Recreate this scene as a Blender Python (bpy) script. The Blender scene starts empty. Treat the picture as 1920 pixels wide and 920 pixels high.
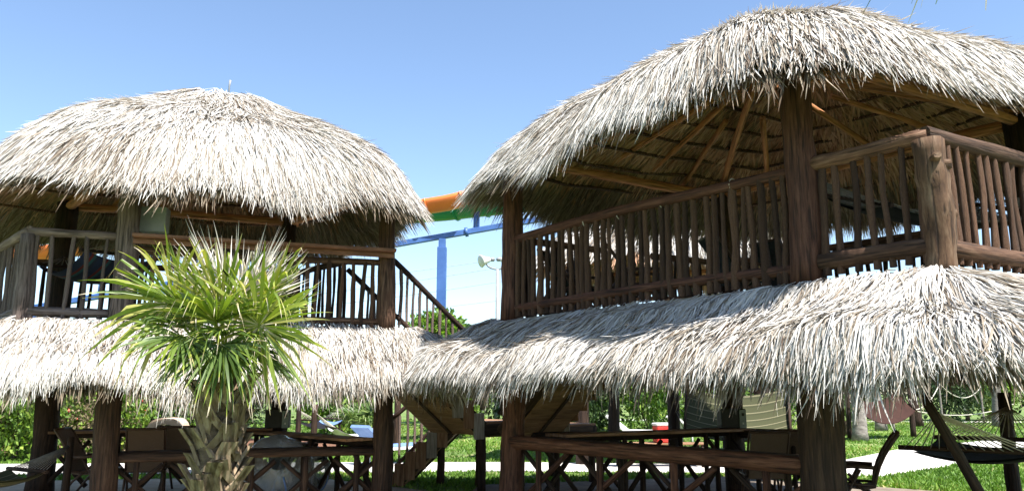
import bpy, math, random
import numpy as np
from mathutils import Vector, Matrix, Quaternion

random.seed(7)
rng = np.random.default_rng(7)
R = math.radians
sc = bpy.context.scene
COL = sc.collection

# ------------------------------------------------------------------ camera
F, CX, CY = 1456.0, 960.0, 460.0
TILT = R(10.7)
EYE = 1.6
cam = bpy.data.cameras.new('camera')
cam.sensor_width = 36.0
cam.lens = F / 1920 * 36
cam.clip_end = 2000
camo = bpy.data.objects.new('camera', cam)
COL.objects.link(camo)
camo.location = (0, 0, EYE)
camo.rotation_euler = (R(90) + TILT, 0, 0)
sc.camera = camo

# ------------------------------------------------------------------ sky, sun, exposure
SUN_EL, SUN_AZ = R(60), R(144)          # azimuth clockwise from +Y (straight ahead)
world = bpy.data.worlds.new('World')
sc.world = world
world.use_nodes = True
wn = world.node_tree
bg = wn.nodes['Background']
sky = wn.nodes.new('ShaderNodeTexSky')
sky.sky_type = 'NISHITA'
sky.sun_disc = False
sky.sun_elevation = SUN_EL
sky.sun_rotation = SUN_AZ
sky.air_density = 1.0
sky.dust_density = 0.35
sky.ozone_density = 2.0
bg.inputs['Strength'].default_value = 0.093
wn.links.new(sky.outputs[0], bg.inputs[0])
sun = bpy.data.lights.new('sun', 'SUN')
sun.energy = 4.5
sun.angle = R(0.5)
sun.color = (1.0, 0.955, 0.89)
suno = bpy.data.objects.new('sun', sun)
COL.objects.link(suno)
sd = Vector((math.sin(SUN_AZ) * math.cos(SUN_EL), math.cos(SUN_AZ) * math.cos(SUN_EL), math.sin(SUN_EL)))
suno.rotation_euler = sd.to_track_quat('Z', 'Y').to_euler()
suno.location = sd * 30
sc.view_settings.view_transform = 'Standard'
sc.view_settings.look = 'None'
sc.view_settings.gamma = 1
sc.view_settings.exposure = 1.5
sc.render.engine = 'CYCLES'
sc.cycles.use_denoising = True
sc.cycles.max_bounces = 7
sc.cycles.diffuse_bounces = 4
sc.cycles.use_adaptive_sampling = True
sc.cycles.adaptive_threshold = 0.02
sc.cycles.transparent_max_bounces = 12


# ------------------------------------------------------------------ pixel helpers (planning only: pixel -> place)
def ray(px, py):
    x, y = (px - CX) / F, (CY - py) / F
    return Vector((x, math.cos(TILT) - y * math.sin(TILT), math.sin(TILT) + y * math.cos(TILT)))


def at_y(px, py, Y):
    r = ray(px, py)
    return Vector((0, 0, EYE)) + r * (Y / r.y)


def at_z(px, py, z=0.0):
    r = ray(px, py)
    return Vector((0, 0, EYE)) + r * ((z - EYE) / r.z)


# ------------------------------------------------------------------ materials
def new_mat(name):
    m = bpy.data.materials.new(name)
    m.use_nodes = True
    return m, m.node_tree, m.node_tree.nodes['Principled BSDF']


def ramp(nt, stops):
    n = nt.nodes.new('ShaderNodeValToRGB')
    e = n.color_ramp.elements
    while len(e) < len(stops):
        e.new(0.5)
    for i, (p, c) in enumerate(stops):
        e[i].position = p
        e[i].color = (*c, 1)
    return n


def m_noise(name, stops, scale=(1, 1, 1), nscale=5.0, detail=6, rough=0.8, bump=0.0, bdist=0.02, rnd=0.0, spec=0.3,
            coords='Object', big=0.0, crack=0.0):
    m, nt, p = new_mat(name)
    tc = nt.nodes.new('ShaderNodeTexCoord')
    mp = nt.nodes.new('ShaderNodeMapping')
    mp.inputs['Scale'].default_value = scale
    nz = nt.nodes.new('ShaderNodeTexNoise')
    nz.inputs['Scale'].default_value = nscale
    nz.inputs['Detail'].default_value = detail
    nz.inputs['Roughness'].default_value = 0.62
    rp = ramp(nt, stops)
    L = nt.links.new
    L(tc.outputs[coords], mp.inputs[0])
    last_vec = mp.outputs[0]
    if rnd:
        oi = nt.nodes.new('ShaderNodeObjectInfo')
        ad = nt.nodes.new('ShaderNodeVectorMath')
        ad.operation = 'MULTIPLY_ADD'
        L(oi.outputs['Random'], ad.inputs[0])
        ad.inputs[1].default_value = (37, 53, 19)
        L(mp.outputs[0], ad.inputs[2])
        last_vec = ad.outputs[0]
    L(last_vec, nz.inputs['Vector'])
    L(nz.outputs['Fac'], rp.inputs[0])
    colr = rp.outputs[0]
    if rnd:
        hs = nt.nodes.new('ShaderNodeHueSaturation')
        mr = nt.nodes.new('ShaderNodeMapRange')
        mr.inputs['To Min'].default_value = 1 - rnd
        mr.inputs['To Max'].default_value = 1 + rnd
        L(oi.outputs['Random'], mr.inputs[0])
        L(mr.outputs[0], hs.inputs['Value'])
        L(colr, hs.inputs['Color'])
        colr = hs.outputs[0]
    if big:
        n2 = nt.nodes.new('ShaderNodeTexNoise')
        n2.inputs['Scale'].default_value = big
        n2.inputs['Detail'].default_value = 3
        L(tc.outputs[coords], n2.inputs['Vector'])
        mr2 = nt.nodes.new('ShaderNodeMapRange')
        mr2.inputs['From Min'].default_value = 0.3
        mr2.inputs['From Max'].default_value = 0.7
        mr2.inputs['To Min'].default_value = 0.6
        mr2.inputs['To Max'].default_value = 1.35
        L(n2.outputs['Fac'], mr2.inputs[0])
        h2 = nt.nodes.new('ShaderNodeHueSaturation')
        L(mr2.outputs[0], h2.inputs['Value'])
        L(colr, h2.inputs['Color'])
        colr = h2.outputs[0]
    hgt = nz.outputs['Fac']
    if crack:
        mp3 = nt.nodes.new('ShaderNodeMapping')
        mp3.inputs['Scale'].default_value = (26, 26, 1.1)
        n3 = nt.nodes.new('ShaderNodeTexNoise')
        n3.inputs['Scale'].default_value = 1.6
        n3.inputs['Detail'].default_value = 3
        L(last_vec if rnd else tc.outputs[coords], mp3.inputs[0])
        mp3.inputs['Scale'].default_value = (26 / scale[0], 26 / scale[1], 1.1 / scale[2])
        L(mp3.outputs[0], n3.inputs['Vector'])
        m3 = nt.nodes.new('ShaderNodeMapRange')
        m3.inputs['From Min'].default_value = .36
        m3.inputs['From Max'].default_value = .46
        m3.inputs['To Min'].default_value = 1 - crack
        m3.inputs['To Max'].default_value = 1
        L(n3.outputs['Fac'], m3.inputs[0])
        h3 = nt.nodes.new('ShaderNodeHueSaturation')
        L(m3.outputs[0], h3.inputs['Value'])
        L(colr, h3.inputs['Color'])
        colr = h3.outputs[0]
        ml = nt.nodes.new('ShaderNodeMath')
        ml.operation = 'MULTIPLY'
        L(nz.outputs['Fac'], ml.inputs[0])
        L(m3.outputs[0], ml.inputs[1])
        hgt = ml.outputs[0]
    L(colr, p.inputs['Base Color'])
    p.inputs['Roughness'].default_value = rough
    p.inputs['Specular IOR Level'].default_value = spec
    if bump:
        b = nt.nodes.new('ShaderNodeBump')
        b.inputs['Strength'].default_value = bump
        b.inputs['Distance'].default_value = bdist
        L(hgt, b.inputs['Height'])
        L(b.outputs[0], p.inputs['Normal'])
    return m


def m_tone(name, stops, rough=0.75, trans=0.0, tcol=(1, 1, 1), spec=0.2, rnd=0.0):
    """colour by a per-strand / per-leaf attribute called tone"""
    m, nt, p = new_mat(name)
    L = nt.links.new
    at = nt.nodes.new('ShaderNodeAttribute')
    at.attribute_name = 'tone'
    rp = ramp(nt, stops)
    L(at.outputs['Fac'], rp.inputs[0])
    colr = rp.outputs[0]
    if rnd:
        oi = nt.nodes.new('ShaderNodeObjectInfo')
        mr = nt.nodes.new('ShaderNodeMapRange')
        mr.inputs['To Min'].default_value = 1 - rnd
        mr.inputs['To Max'].default_value = 1 + rnd
        hs = nt.nodes.new('ShaderNodeHueSaturation')
        L(oi.outputs['Random'], mr.inputs[0])
        L(mr.outputs[0], hs.inputs['Value'])
        L(colr, hs.inputs['Color'])
        colr = hs.outputs[0]
    L(colr, p.inputs['Base Color'])
    p.inputs['Roughness'].default_value = rough
    p.inputs['Specular IOR Level'].default_value = spec
    if trans:
        tr = nt.nodes.new('ShaderNodeBsdfTranslucent')
        mx = nt.nodes.new('ShaderNodeMixShader')
        mx.inputs[0].default_value = trans
        mul = nt.nodes.new('ShaderNodeMix')
        mul.data_type = 'RGBA'
        mul.blend_type = 'MULTIPLY'
        mul.inputs[0].default_value = 1
        L(colr, mul.inputs[6])
        mul.inputs[7].default_value = (*tcol, 1)
        L(mul.outputs[2], tr.inputs[0])
        L(p.outputs[0], mx.inputs[1])
        L(tr.outputs[0], mx.inputs[2])
        L(mx.outputs[0], nt.nodes['Material Output'].inputs[0])
    return m


GR = (9, 9, 0.9)
M = {}
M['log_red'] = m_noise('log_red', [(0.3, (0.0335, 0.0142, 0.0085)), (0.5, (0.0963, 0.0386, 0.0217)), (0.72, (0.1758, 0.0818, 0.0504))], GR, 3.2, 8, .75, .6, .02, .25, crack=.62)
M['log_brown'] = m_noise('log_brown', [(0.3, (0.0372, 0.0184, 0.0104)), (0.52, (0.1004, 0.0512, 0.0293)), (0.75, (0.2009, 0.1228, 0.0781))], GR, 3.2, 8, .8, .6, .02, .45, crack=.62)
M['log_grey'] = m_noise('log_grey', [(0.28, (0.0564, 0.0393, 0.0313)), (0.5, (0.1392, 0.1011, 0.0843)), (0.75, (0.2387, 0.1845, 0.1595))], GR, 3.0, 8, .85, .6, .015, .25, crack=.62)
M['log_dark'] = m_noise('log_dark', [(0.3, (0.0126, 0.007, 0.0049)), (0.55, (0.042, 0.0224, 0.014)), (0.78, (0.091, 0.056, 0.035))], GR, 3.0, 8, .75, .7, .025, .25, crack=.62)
M['log_tan'] = m_noise('log_tan', [(0.28, (0.0251, 0.012, 0.0058)), (0.48, (0.0853, 0.0461, 0.0244)), (0.72, (0.1806, 0.1197, 0.0753))], (5, 5, 1.4), 2.4, 8, .8, .6, .02, .1, crack=.62)
M['log_gold'] = m_noise('log_gold', [(0.28, (0.2061, 0.0814, 0.0306)), (0.5, (0.4363, 0.1915, 0.0784)), (0.75, (0.606, 0.3064, 0.1482))], GR, 2.6, 7, .75, .35, .012, .15, crack=.62)
M['plank_warm'] = m_noise('plank_warm', [(0.3, (0.1275, 0.0638, 0.0323)), (0.52, (0.255, 0.1403, 0.0765)), (0.75, (0.357, 0.2295, 0.1445))], (7, 7, .8), 3, 7, .7, .3, .01, .2)
M['plank_red'] = m_noise('plank_red', [(.3, (.09, .036, .018)), (.52, (.19, .085, .045)), (.75, (.27, .135, .08))], (7, 7, .8), 3, 7, .6, .3, .01, .1)
M['plank_warm_lit'] = m_noise('plank_warm_lit', [(.3, (.19, .105, .05)), (.52, (.34, .20, .10)), (.75, (.45, .29, .16))], (7, 7, .8), 3, 7, .7, .3, .01, .2)  # warm planks lightened: sunlight on the stair soffit painted into the colour
M['plank_grey'] = m_noise('plank_grey', [(.3, (.17, .14, .12)), (.52, (.33, .29, .25)), (.75, (.47, .43, .39))], (7, 7, .8), 3, 7, .85, .3, .01, .2)
M['plank_dark'] = m_noise('plank_dark', [(0.3, (0.0245, 0.014, 0.0091)), (0.55, (0.063, 0.0385, 0.0245)), (0.75, (0.112, 0.07, 0.0455))], (7, 7, .8), 3, 7, .8, .3, .01, .2)
M['thatch'] = m_tone('thatch', [(0, (.085, .058, .040)), (.14, (.25, .205, .155)), (.36, (.47, .435, .385)), (.62, (.57, .555, .53)),
                                (.82, (.47, .46, .448)), (1, (.69, .67, .63))], .7, .12, (1, .85, .6), .25)
M['thatch_under'] = m_tone('thatch_under', [(0, (0.252, 0.1242, 0.0712)), (0.4, (0.504, 0.3036, 0.19)), (0.8, (0.63, 0.414, 0.285)), (1, (0.693, 0.4968, 0.38))], .8, .18, (1, .85, .6))
M['thatch_fringe'] = m_tone('thatch_fringe', [(0, (.08, .055, .035)), (.4, (.20, .155, .11)), (.8, (.31, .255, .19)), (1, (.42, .37, .30))], .8, .12, (1, .85, .6))  # older brown straw, with shade under the eaves also put into the colour
M['thatch_base'] = m_noise('thatch_base', [(.3, (.16, .10, .06)), (.7, (.36, .255, .165))], (1, 1, 1), 9, 6, .9, .5, .03)
M['thatch_gap_shade'] = m_noise('thatch_gap_shade', [(.3, (.06, .038, .02)), (.7, (.16, .11, .065))], (1, 1, 1), 9, 6, .95, .5, .03)  # shell top darkened so the gaps between strands look shaded
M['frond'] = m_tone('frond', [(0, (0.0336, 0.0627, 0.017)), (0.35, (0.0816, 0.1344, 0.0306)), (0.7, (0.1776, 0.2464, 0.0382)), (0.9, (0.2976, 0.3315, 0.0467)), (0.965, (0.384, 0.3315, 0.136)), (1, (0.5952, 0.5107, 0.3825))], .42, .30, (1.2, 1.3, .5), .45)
M['frond_far'] = m_tone('frond_far', [(0, (.03, .06, .02)), (.5, (.08, .14, .035)), (1, (.20, .26, .07))], .45, .2, (1.1, 1.2, .5), .4)
M['frond_dry'] = m_tone('frond_dry', [(0, (.40, .34, .24)), (1, (.62, .58, .50))], .7, .25, (1, .97, .85), .2)
M['boot'] = m_noise('boot', [(0.3, (0.0864, 0.0499, 0.0279)), (0.5, (0.2088, 0.1496, 0.093)), (0.75, (0.3312, 0.266, 0.186))], (6, 6, 1.2), 3, 6, .85, .4, .01, .25)
M['palm_trunk'] = m_noise('palm_trunk', [(0.3, (0.054, 0.036, 0.0225)), (0.6, (0.144, 0.099, 0.0675)), (0.8, (0.243, 0.18, 0.126))], (3, 3, 9), 2.5, 7, .9, .8, .03, .1)
M['bark_grey'] = m_noise('bark_grey', [(.3, (.11, .095, .085)), (.55, (.22, .195, .175)), (.8, (.33, .30, .27))], (3, 3, 6), 2, 7, .9, .6, .02, .15)
M['leaf_bright'] = m_tone('leaf_bright', [(0, (0.0362, 0.0743, 0.0156)), (0.4, (0.1087, 0.2025, 0.0325)), (0.75, (0.203, 0.324, 0.0455)), (1, (0.348, 0.432, 0.078))], .5, .3, (1.1, 1.3, .4), .4, .12)
M['leaf_dark'] = m_tone('leaf_dark', [(0, (.015, .03, .012)), (.5, (.04, .075, .025)), (1, (.10, .15, .05))], .5, .2, (1, 1.2, .5), .4, .12)
M['leaf_dry'] = m_tone('leaf_dry', [(0, (.06, .045, .025)), (.5, (.17, .14, .085)), (1, (.28, .22, .13))], .7, .2, (1, 1, .6), .2, .12)
M['twig'] = m_noise('twig', [(.3, (.05, .035, .025)), (.7, (.15, .11, .08))], (4, 4, 1), 4, 4, .9)
M['flower'] = m_noise('flower', [(.3, (.45, .02, .02)), (.7, (.65, .07, .03))], (1, 1, 1), 9, 3, .5)
M['grass'] = m_noise('grass', [(.25, (.055, .105, .018)), (.48, (.095, .165, .030)), (.60, (.19, .21, .07)), (.72, (.33, .27, .15))], (1, 1, 1), 1.3, 9, .9, .5, .03, big=.14)
M['blade'] = m_tone('blade', [(0, (0.054, 0.1092, 0.0165)), (0.5, (0.12, 0.23, 0.0308)), (0.85, (0.204, 0.3105, 0.0495)), (1, (0.396, 0.345, 0.143))], .55, .25, (1.1, 1.3, .4), .3)
M['dirt'] = m_noise('dirt', [(.3, (.13, .10, .075)), (.7, (.24, .195, .15))], (1, 1, 1), 3, 9, .95, .4, .02)
M['sand'] = m_noise('sand', [(.3, (.30, .23, .15)), (.7, (.44, .36, .25))], (1, 1, 1), 4, 9, .95, .3, .02)
M['mulch'] = m_noise('mulch', [(.3, (.07, .030, .018)), (.7, (.25, .13, .08))], (1, 1, 1), 14, 8, .95, .8, .03)
M['concrete'] = m_noise('concrete', [(.3, (.50, .47, .43)), (.7, (.62, .59, .55))], (1, 1, 1), 2.2, 9, .85, .1, .01)
M['orange'] = m_noise('orange', [(0.3, (0.62, 0.14, 0.028)), (0.7, (0.74, 0.2, 0.048))], (1, 1, 1), .8, 4, .35, spec=.5)
M['slide_green'] = m_noise('slide_green', [(.3, (.0, .20, .085)), (.7, (.01, .27, .12))], (1, 1, 1), .8, 4, .35, spec=.5)
M['blue_steel'] = m_noise('blue_steel', [(.3, (.022, .075, .24)), (.7, (.06, .14, .36))], (1, 1, 1), 1.2, 6, .45, spec=.5)
M['white_paint'] = m_noise('white_paint', [(.3, (.62, .62, .60)), (.7, (.76, .76, .74))], (1, 1, 1), 3, 4, .5)
M['galv'] = m_noise('galv', [(0.3, (0.204, 0.216, 0.228)), (0.7, (0.288, 0.3, 0.312))], (1, 1, 1), 3, 4, .5)
M['wire'] = m_noise('wire', [(.3, (.30, .31, .33)), (.7, (.36, .37, .4))], (1, 1, 1), 3, 2, .6)
M['box_dark'] = m_noise('box_dark', [(.3, (.022, .022, .020)), (.7, (.045, .043, .038))], (1, 1, 1), 3, 4, .6)
M['box_grey'] = m_noise('box_grey', [(.3, (.21, .25, .23)), (.7, (.29, .33, .31))], (1, 1, 1), 3, 4, .5)
M['cabinet'] = m_noise('cabinet', [(0.3, (0.2565, 0.288, 0.296)), (0.7, (0.3325, 0.352, 0.36))], (1, 1, 1), 3, 4, .5)
M['sling'] = m_noise('sling', [(.35, (.115, .072, .048)), (.65, (.185, .125, .09))], (60, 60, 60), 3, 2, .8, .2, .004, .12)
M['frame_brown'] = m_noise('frame_brown', [(.3, (.055, .030, .020)), (.7, (.095, .055, .038))], (1, 1, 1), 5, 4, .45, rnd=.1)
M['beige_plastic'] = m_noise('beige_plastic', [(.3, (.52, .37, .26)), (.7, (.62, .46, .33))], (1, 1, 1), 2, 5, .5)
M['teal'] = m_noise('teal', [(.3, (.0, .30, .33)), (.7, (.01, .38, .42))], (1, 1, 1), 2, 4, .5)
M['rope_white'] = m_noise('rope_white', [(.3, (.40, .37, .31)), (.7, (.60, .56, .48))], (1, 1, 1), 20, 3, .9)
M['rope_grey'] = m_noise('rope_grey', [(.3, (.13, .12, .10)), (.7, (.24, .22, .19))], (1, 1, 1), 20, 3, .9)
M['cloth_dark'] = m_noise('cloth_dark', [(.3, (.016, .021, .020)), (.7, (.040, .048, .044))], (1, 1, 1), 9, 4, .9)
M['cloth_brown'] = m_noise('cloth_brown', [(0.3, (0.0275, 0.01, 0.007)), (0.7, (0.0425, 0.017, 0.011))], (1, 1, 1), 4, 4, .9)
M['cloth_white'] = m_noise('cloth_white', [(.3, (.55, .54, .52)), (.7, (.72, .71, .70))], (1, 1, 1), 4, 4, .9)
M['cloth_blue'] = m_noise('cloth_blue', [(.3, (.10, .19, .42)), (.7, (.20, .30, .55))], (1, 1, 1), 4, 4, .9)
M['red_plastic'] = m_noise('red_plastic', [(.3, (.50, .030, .025)), (.7, (.62, .06, .045))], (1, 1, 1), 3, 4, .4)


def m_stripes(name, cols, freq, axis=0):
    m, nt, p = new_mat(name)
    L = nt.links.new
    uv = nt.nodes.new('ShaderNodeUVMap')
    sp = nt.nodes.new('ShaderNodeSeparateXYZ')
    mu = nt.nodes.new('ShaderNodeMath')
    mu.operation = 'MULTIPLY'
    mu.inputs[1].default_value = freq
    fr = nt.nodes.new('ShaderNodeMath')
    fr.operation = 'FRACT'
    rp = ramp(nt, cols)
    rp.color_ramp.interpolation = 'CONSTANT'
    L(uv.outputs[0], sp.inputs[0])
    L(sp.outputs[axis], mu.inputs[0])
    L(mu.outputs[0], fr.inputs[0])
    L(fr.outputs[0], rp.inputs[0])
    L(rp.outputs[0], p.inputs['Base Color'])
    p.inputs['Roughness'].default_value = .9
    return m


M['stripe_green'] = m_stripes('stripe_green', [(0, (.060, .066, .028)), (.55, (.05, .056, .024)), (.78, (.19, .18, .105)), (.92, (.045, .05, .022))], 7)
M['stripe_dark'] = m_stripes('stripe_dark', [(0, (.02, .03, .09)), (.45, (.16, .02, .025)), (.62, (.03, .10, .13)), (.8, (.02, .025, .06))], 5)


def m_clear():
    m, nt, p = new_mat('clear_vinyl')
    L = nt.links.new
    tr = nt.nodes.new('ShaderNodeBsdfTransparent')
    tr.inputs[0].default_value = (.93, .95, .96, 1)
    gl = nt.nodes.new('ShaderNodeBsdfGlossy')
    gl.inputs['Roughness'].default_value = .12
    gl.inputs['Color'].default_value = (.9, .93, .97, 1)
    lw = nt.nodes.new('ShaderNodeLayerWeight')
    lw.inputs[0].default_value = .35
    df = nt.nodes.new('ShaderNodeBsdfDiffuse')
    df.inputs[0].default_value = (.62, .64, .66, 1)
    nz = nt.nodes.new('ShaderNodeTexNoise')
    nz.inputs['Scale'].default_value = 3
    nz.inputs['Detail'].default_value = 5
    b = nt.nodes.new('ShaderNodeBump')
    b.inputs['Strength'].default_value = .6
    b.inputs['Distance'].default_value = .08
    L(nz.outputs['Fac'], b.inputs['Height'])
    L(b.outputs[0], gl.inputs['Normal'])
    m1 = nt.nodes.new('ShaderNodeMixShader')
    m2 = nt.nodes.new('ShaderNodeMixShader')
    m2.inputs[0].default_value = .30
    L(lw.outputs['Fresnel'], m1.inputs[0])
    L(tr.outputs[0], m1.inputs[1])
    L(gl.outputs[0], m1.inputs[2])
    L(m1.outputs[0], m2.inputs[1])
    L(df.outputs[0], m2.inputs[2])
    L(m2.outputs[0], nt.nodes['Material Output'].inputs[0])
    return m


M['clear'] = m_clear()

# ------------------------------------------------------------------ object helpers
W = {}
ID = Matrix.Identity(4)


def put(o, parent=None, mat=ID):
    COL.objects.link(o)
    if parent is not None:
        o.parent = parent
        o.matrix_parent_inverse = ID
        o.matrix_basis = W[parent.name].inverted() @ mat
    else:
        o.matrix_basis = mat
    W[o.name] = mat.copy()
    return o


def tag(o, label, cat, group=None, kind=None):
    if label:
        o['label'] = label
    if cat:
        o['category'] = cat
    if group:
        o['group'] = group
    if kind:
        o['kind'] = kind
    return o


def thing(name, loc, label, cat, group=None):
    o = bpy.data.objects.new(name, None)
    o.empty_display_size = .2
    put(o, None, Matrix.Translation(Vector(loc)))
    return tag(o, label, cat, group)


def mesh_py(name, verts, faces, mats=(), smooth=False, uvs=None):
    me = bpy.data.meshes.new(name)
    me.from_pydata([tuple(v) for v in verts], [], faces)
    for m in mats:
        me.materials.append(m)
    if smooth:
        me.polygons.foreach_set('use_smooth', np.ones(len(me.polygons), dtype=bool))
    if uvs is not None:
        ul = me.uv_layers.new(name='UVMap')
        li = np.zeros(len(me.loops), dtype=np.int32)
        me.loops.foreach_get('vertex_index', li)
        ul.data.foreach_set('uv', np.asarray(uvs, dtype=np.float32)[li].ravel())
    me.update()
    return me


def mesh_np(name, verts, quads, mats, tone=None, midx=None, tris=None):
    """fast mesh from numpy; quads (n,4), tris (m,3)"""
    me = bpy.data.meshes.new(name)
    nv = len(verts)
    nq = 0 if quads is None else len(quads)
    ntr = 0 if tris is None else len(tris)
    me.vertices.add(nv)
    me.vertices.foreach_set('co', np.ascontiguousarray(verts, dtype=np.float32).ravel())
    loops = []
    if nq:
        loops.append(np.asarray(quads, dtype=np.int32).ravel())
    if ntr:
        loops.append(np.asarray(tris, dtype=np.int32).ravel())
    lv = np.concatenate(loops)
    me.loops.add(len(lv))
    me.loops.foreach_set('vertex_index', lv)
    me.polygons.add(nq + ntr)
    ls = np.concatenate([np.arange(nq) * 4, nq * 4 + np.arange(ntr) * 3]).astype(np.int32)
    me.polygons.foreach_set('loop_start', ls)
    for m in mats:
        me.materials.append(m)
    if midx is not None:
        me.polygons.foreach_set('material_index', np.asarray(midx, dtype=np.int32))
    if tone is not None:
        a = me.attributes.new('tone', 'FLOAT', 'POINT')
        a.data.foreach_set('value', np.asarray(tone, dtype=np.float32))
    me.update(calc_edges=True)
    return me


def frame(p0, p1, up=Vector((0, 0, 1))):
    """matrix at p0 with local Z along p1-p0"""
    z = (Vector(p1) - Vector(p0)).normalized()
    if abs(z.dot(up)) > .98:
        up = Vector((0, 1, 0))
    x = up.cross(z).normalized()
    y = z.cross(x)
    m = Matrix((x, y, z)).transposed().to_4x4()
    m.translation = Vector(p0)
    return m


def log_mesh(name, length, r0, r1, mat, seg=6, sides=9, wob=.05, bend=.0, flare=0.0):
    vs, fs = [], []
    ph = [random.uniform(0, 6.28) for _ in range(6)]
    prof = [1 + random.uniform(-wob, wob) * 1.5 for _ in range(sides)]
    for i in range(seg + 1):
        t = i / seg
        r = r0 + (r1 - r0) * t
        r *= 1 + flare * max(0, 1 - t * 3.5) ** 2
        if i not in (0, seg):
            r *= 1 + random.uniform(-wob, wob)
        cx = bend * math.sin(t * math.pi) * math.cos(ph[0]) + bend * .5 * math.sin(t * 6 + ph[1]) * math.sin(t * math.pi)
        cy = bend * math.sin(t * math.pi) * math.sin(ph[0]) + bend * .5 * math.sin(t * 5 + ph[2]) * math.sin(t * math.pi)
        for k in range(sides):
            a = 2 * math.pi * k / sides
            rr = r * prof[k] * (1 + random.uniform(-wob, wob) * .5)
            vs.append((cx + rr * math.cos(a), cy + rr * math.sin(a), t * length))
    for i in range(seg):
        for k in range(sides):
            a, b = i * sides + k, i * sides + (k + 1) % sides
            fs.append((a, b, b + sides, a + sides))
    n = len(fs)
    fs.append(tuple(reversed(range(sides))))
    fs.append(tuple(range(seg * sides, (seg + 1) * sides)))
    me = mesh_py(name, vs, fs, [mat])
    sm = np.ones(len(fs), dtype=bool)
    sm[n:] = False
    me.polygons.foreach_set('use_smooth', sm)
    return me


def log(name, parent, p0, p1, r0, r1=None, mat='log_brown', seg=6, sides=9, wob=.06, bend=None, flare=0.0):
    p0, p1 = Vector(p0), Vector(p1)
    r1 = r0 if r1 is None else r1
    ln = (p1 - p0).length
    if bend is None:
        bend = ln * .006
    me = log_mesh(name, ln, r0, r1, M[mat], seg, sides, wob, bend, flare)
    return put(bpy.data.objects.new(name, me), parent, frame(p0, p1))


def plank(name, parent, p0, p1, width, thick, mat='plank_grey', up=Vector((0, 0, 1)), ch=.006):
    """board from p0 to p1; width across, thick along up; chamfered"""
    p0, p1 = Vector(p0), Vector(p1)
    ln = (p1 - p0).length
    w, t = width / 2, thick / 2
    c = min(ch, w * .4, t * .4)
    prof = [(-w + c, -t), (w - c, -t), (w, -t + c), (w, t - c), (w - c, t), (-w + c, t), (-w, t - c), (-w, -t + c)]
    vs = [(x, y, 0) for x, y in prof] + [(x, y, ln) for x, y in prof]
    fs = [(k, (k + 1) % 8, (k + 1) % 8 + 8, k + 8) for k in range(8)]
    fs += [tuple(reversed(range(8))), tuple(range(8, 16))]
    me = mesh_py(name, vs, fs, [M[mat]])
    return put(bpy.data.objects.new(name, me), parent, frame(p0, p1, up))


def box(name, parent, c, size, mat, rotz=0.0, ch=.008):
    """chamfered box with centre of base at c"""
    sx, sy, sz = size[0] / 2, size[1] / 2, size[2]
    k = min(ch, sx * .4, sy * .4, sz * .3)

    def ringz(z, i):
        a, b = sx - i, sy - i
        q = k if i == 0 else k * .6
        return [(-a + q, -b, z), (a - q, -b, z), (a, -b + q, z), (a, b - q, z), (a - q, b, z), (-a + q, b, z), (-a, b - q, z), (-a, -b + q, z)]
    vs = ringz(0, k) + ringz(k, 0) + ringz(sz - k, 0) + ringz(sz, k)
    fs = []
    for i in range(3):
        for j in range(8):
            fs.append((i * 8 + j, i * 8 + (j + 1) % 8, i * 8 + 8 + (j + 1) % 8, i * 8 + 8 + j))
    fs += [tuple(reversed(range(8))), tuple(range(24, 32))]
    me = mesh_py(name, vs, fs, [M[mat]])
    return put(bpy.data.objects.new(name, me), parent, Matrix.Translation(Vector(c)) @ Matrix.Rotation(rotz, 4, 'Z'))


def tube_np(pts, r, sides=5):
    """tube through points -> verts, quads"""
    pts = [Vector(p) for p in pts]
    vs, fs = [], []
    for i, p in enumerate(pts):
        d = (pts[min(i + 1, len(pts) - 1)] - pts[max(i - 1, 0)]).normalized()
        up = Vector((0, 0, 1)) if abs(d.z) < .95 else Vector((1, 0, 0))
        x = up.cross(d).normalized()
        y = d.cross(x)
        rr = r[i] if isinstance(r, (list, tuple)) else r
        for k in range(sides):
            a = 2 * math.pi * k / sides
            vs.append(p + x * math.cos(a) * rr + y * math.sin(a) * rr)
    for i in range(len(pts) - 1):
        for k in range(sides):
            a, b = i * sides + k, i * sides + (k + 1) % sides
            fs.append((a, b, b + sides, a + sides))
    fs.append(tuple(reversed(range(sides))))
    fs.append(tuple(range((len(pts) - 1) * sides, len(pts) * sides)))
    return vs, fs


def tube(name, parent, pts, r, mat, sides=6, smooth=True):
    vs, fs = tube_np(pts, r, sides)
    o = bpy.data.objects.new(name, mesh_py(name, vs, fs, [M[mat]], smooth))
    base = Vector(pts[0])
    o.data.transform(Matrix.Translation(-base))
    return put(o, parent, Matrix.Translation(base))


def join_tubes(name, parent, lines, r, mat, sides=4):
    V, Q = [], []
    for pts in lines:
        vs, fs = tube_np(pts, r, sides)
        o = len(V)
        V += vs
        Q += [tuple(i + o for i in f) for f in fs]
    base = Vector(lines[0][0])
    me = mesh_py(name, [v - base for v in V], Q, [M[mat]], True)
    return put(bpy.data.objects.new(name, me), parent, Matrix.Translation(base))


# ------------------------------------------------------------------ ground
def sheet(name, poly, z, mat, sub=0):
    vs = [(p[0], p[1], z) for p in poly]
    o = put(bpy.data.objects.new(name, mesh_py(name, vs, [tuple(range(len(vs)))], [M[mat]])))
    o['kind'] = 'structure'
    return o


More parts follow.
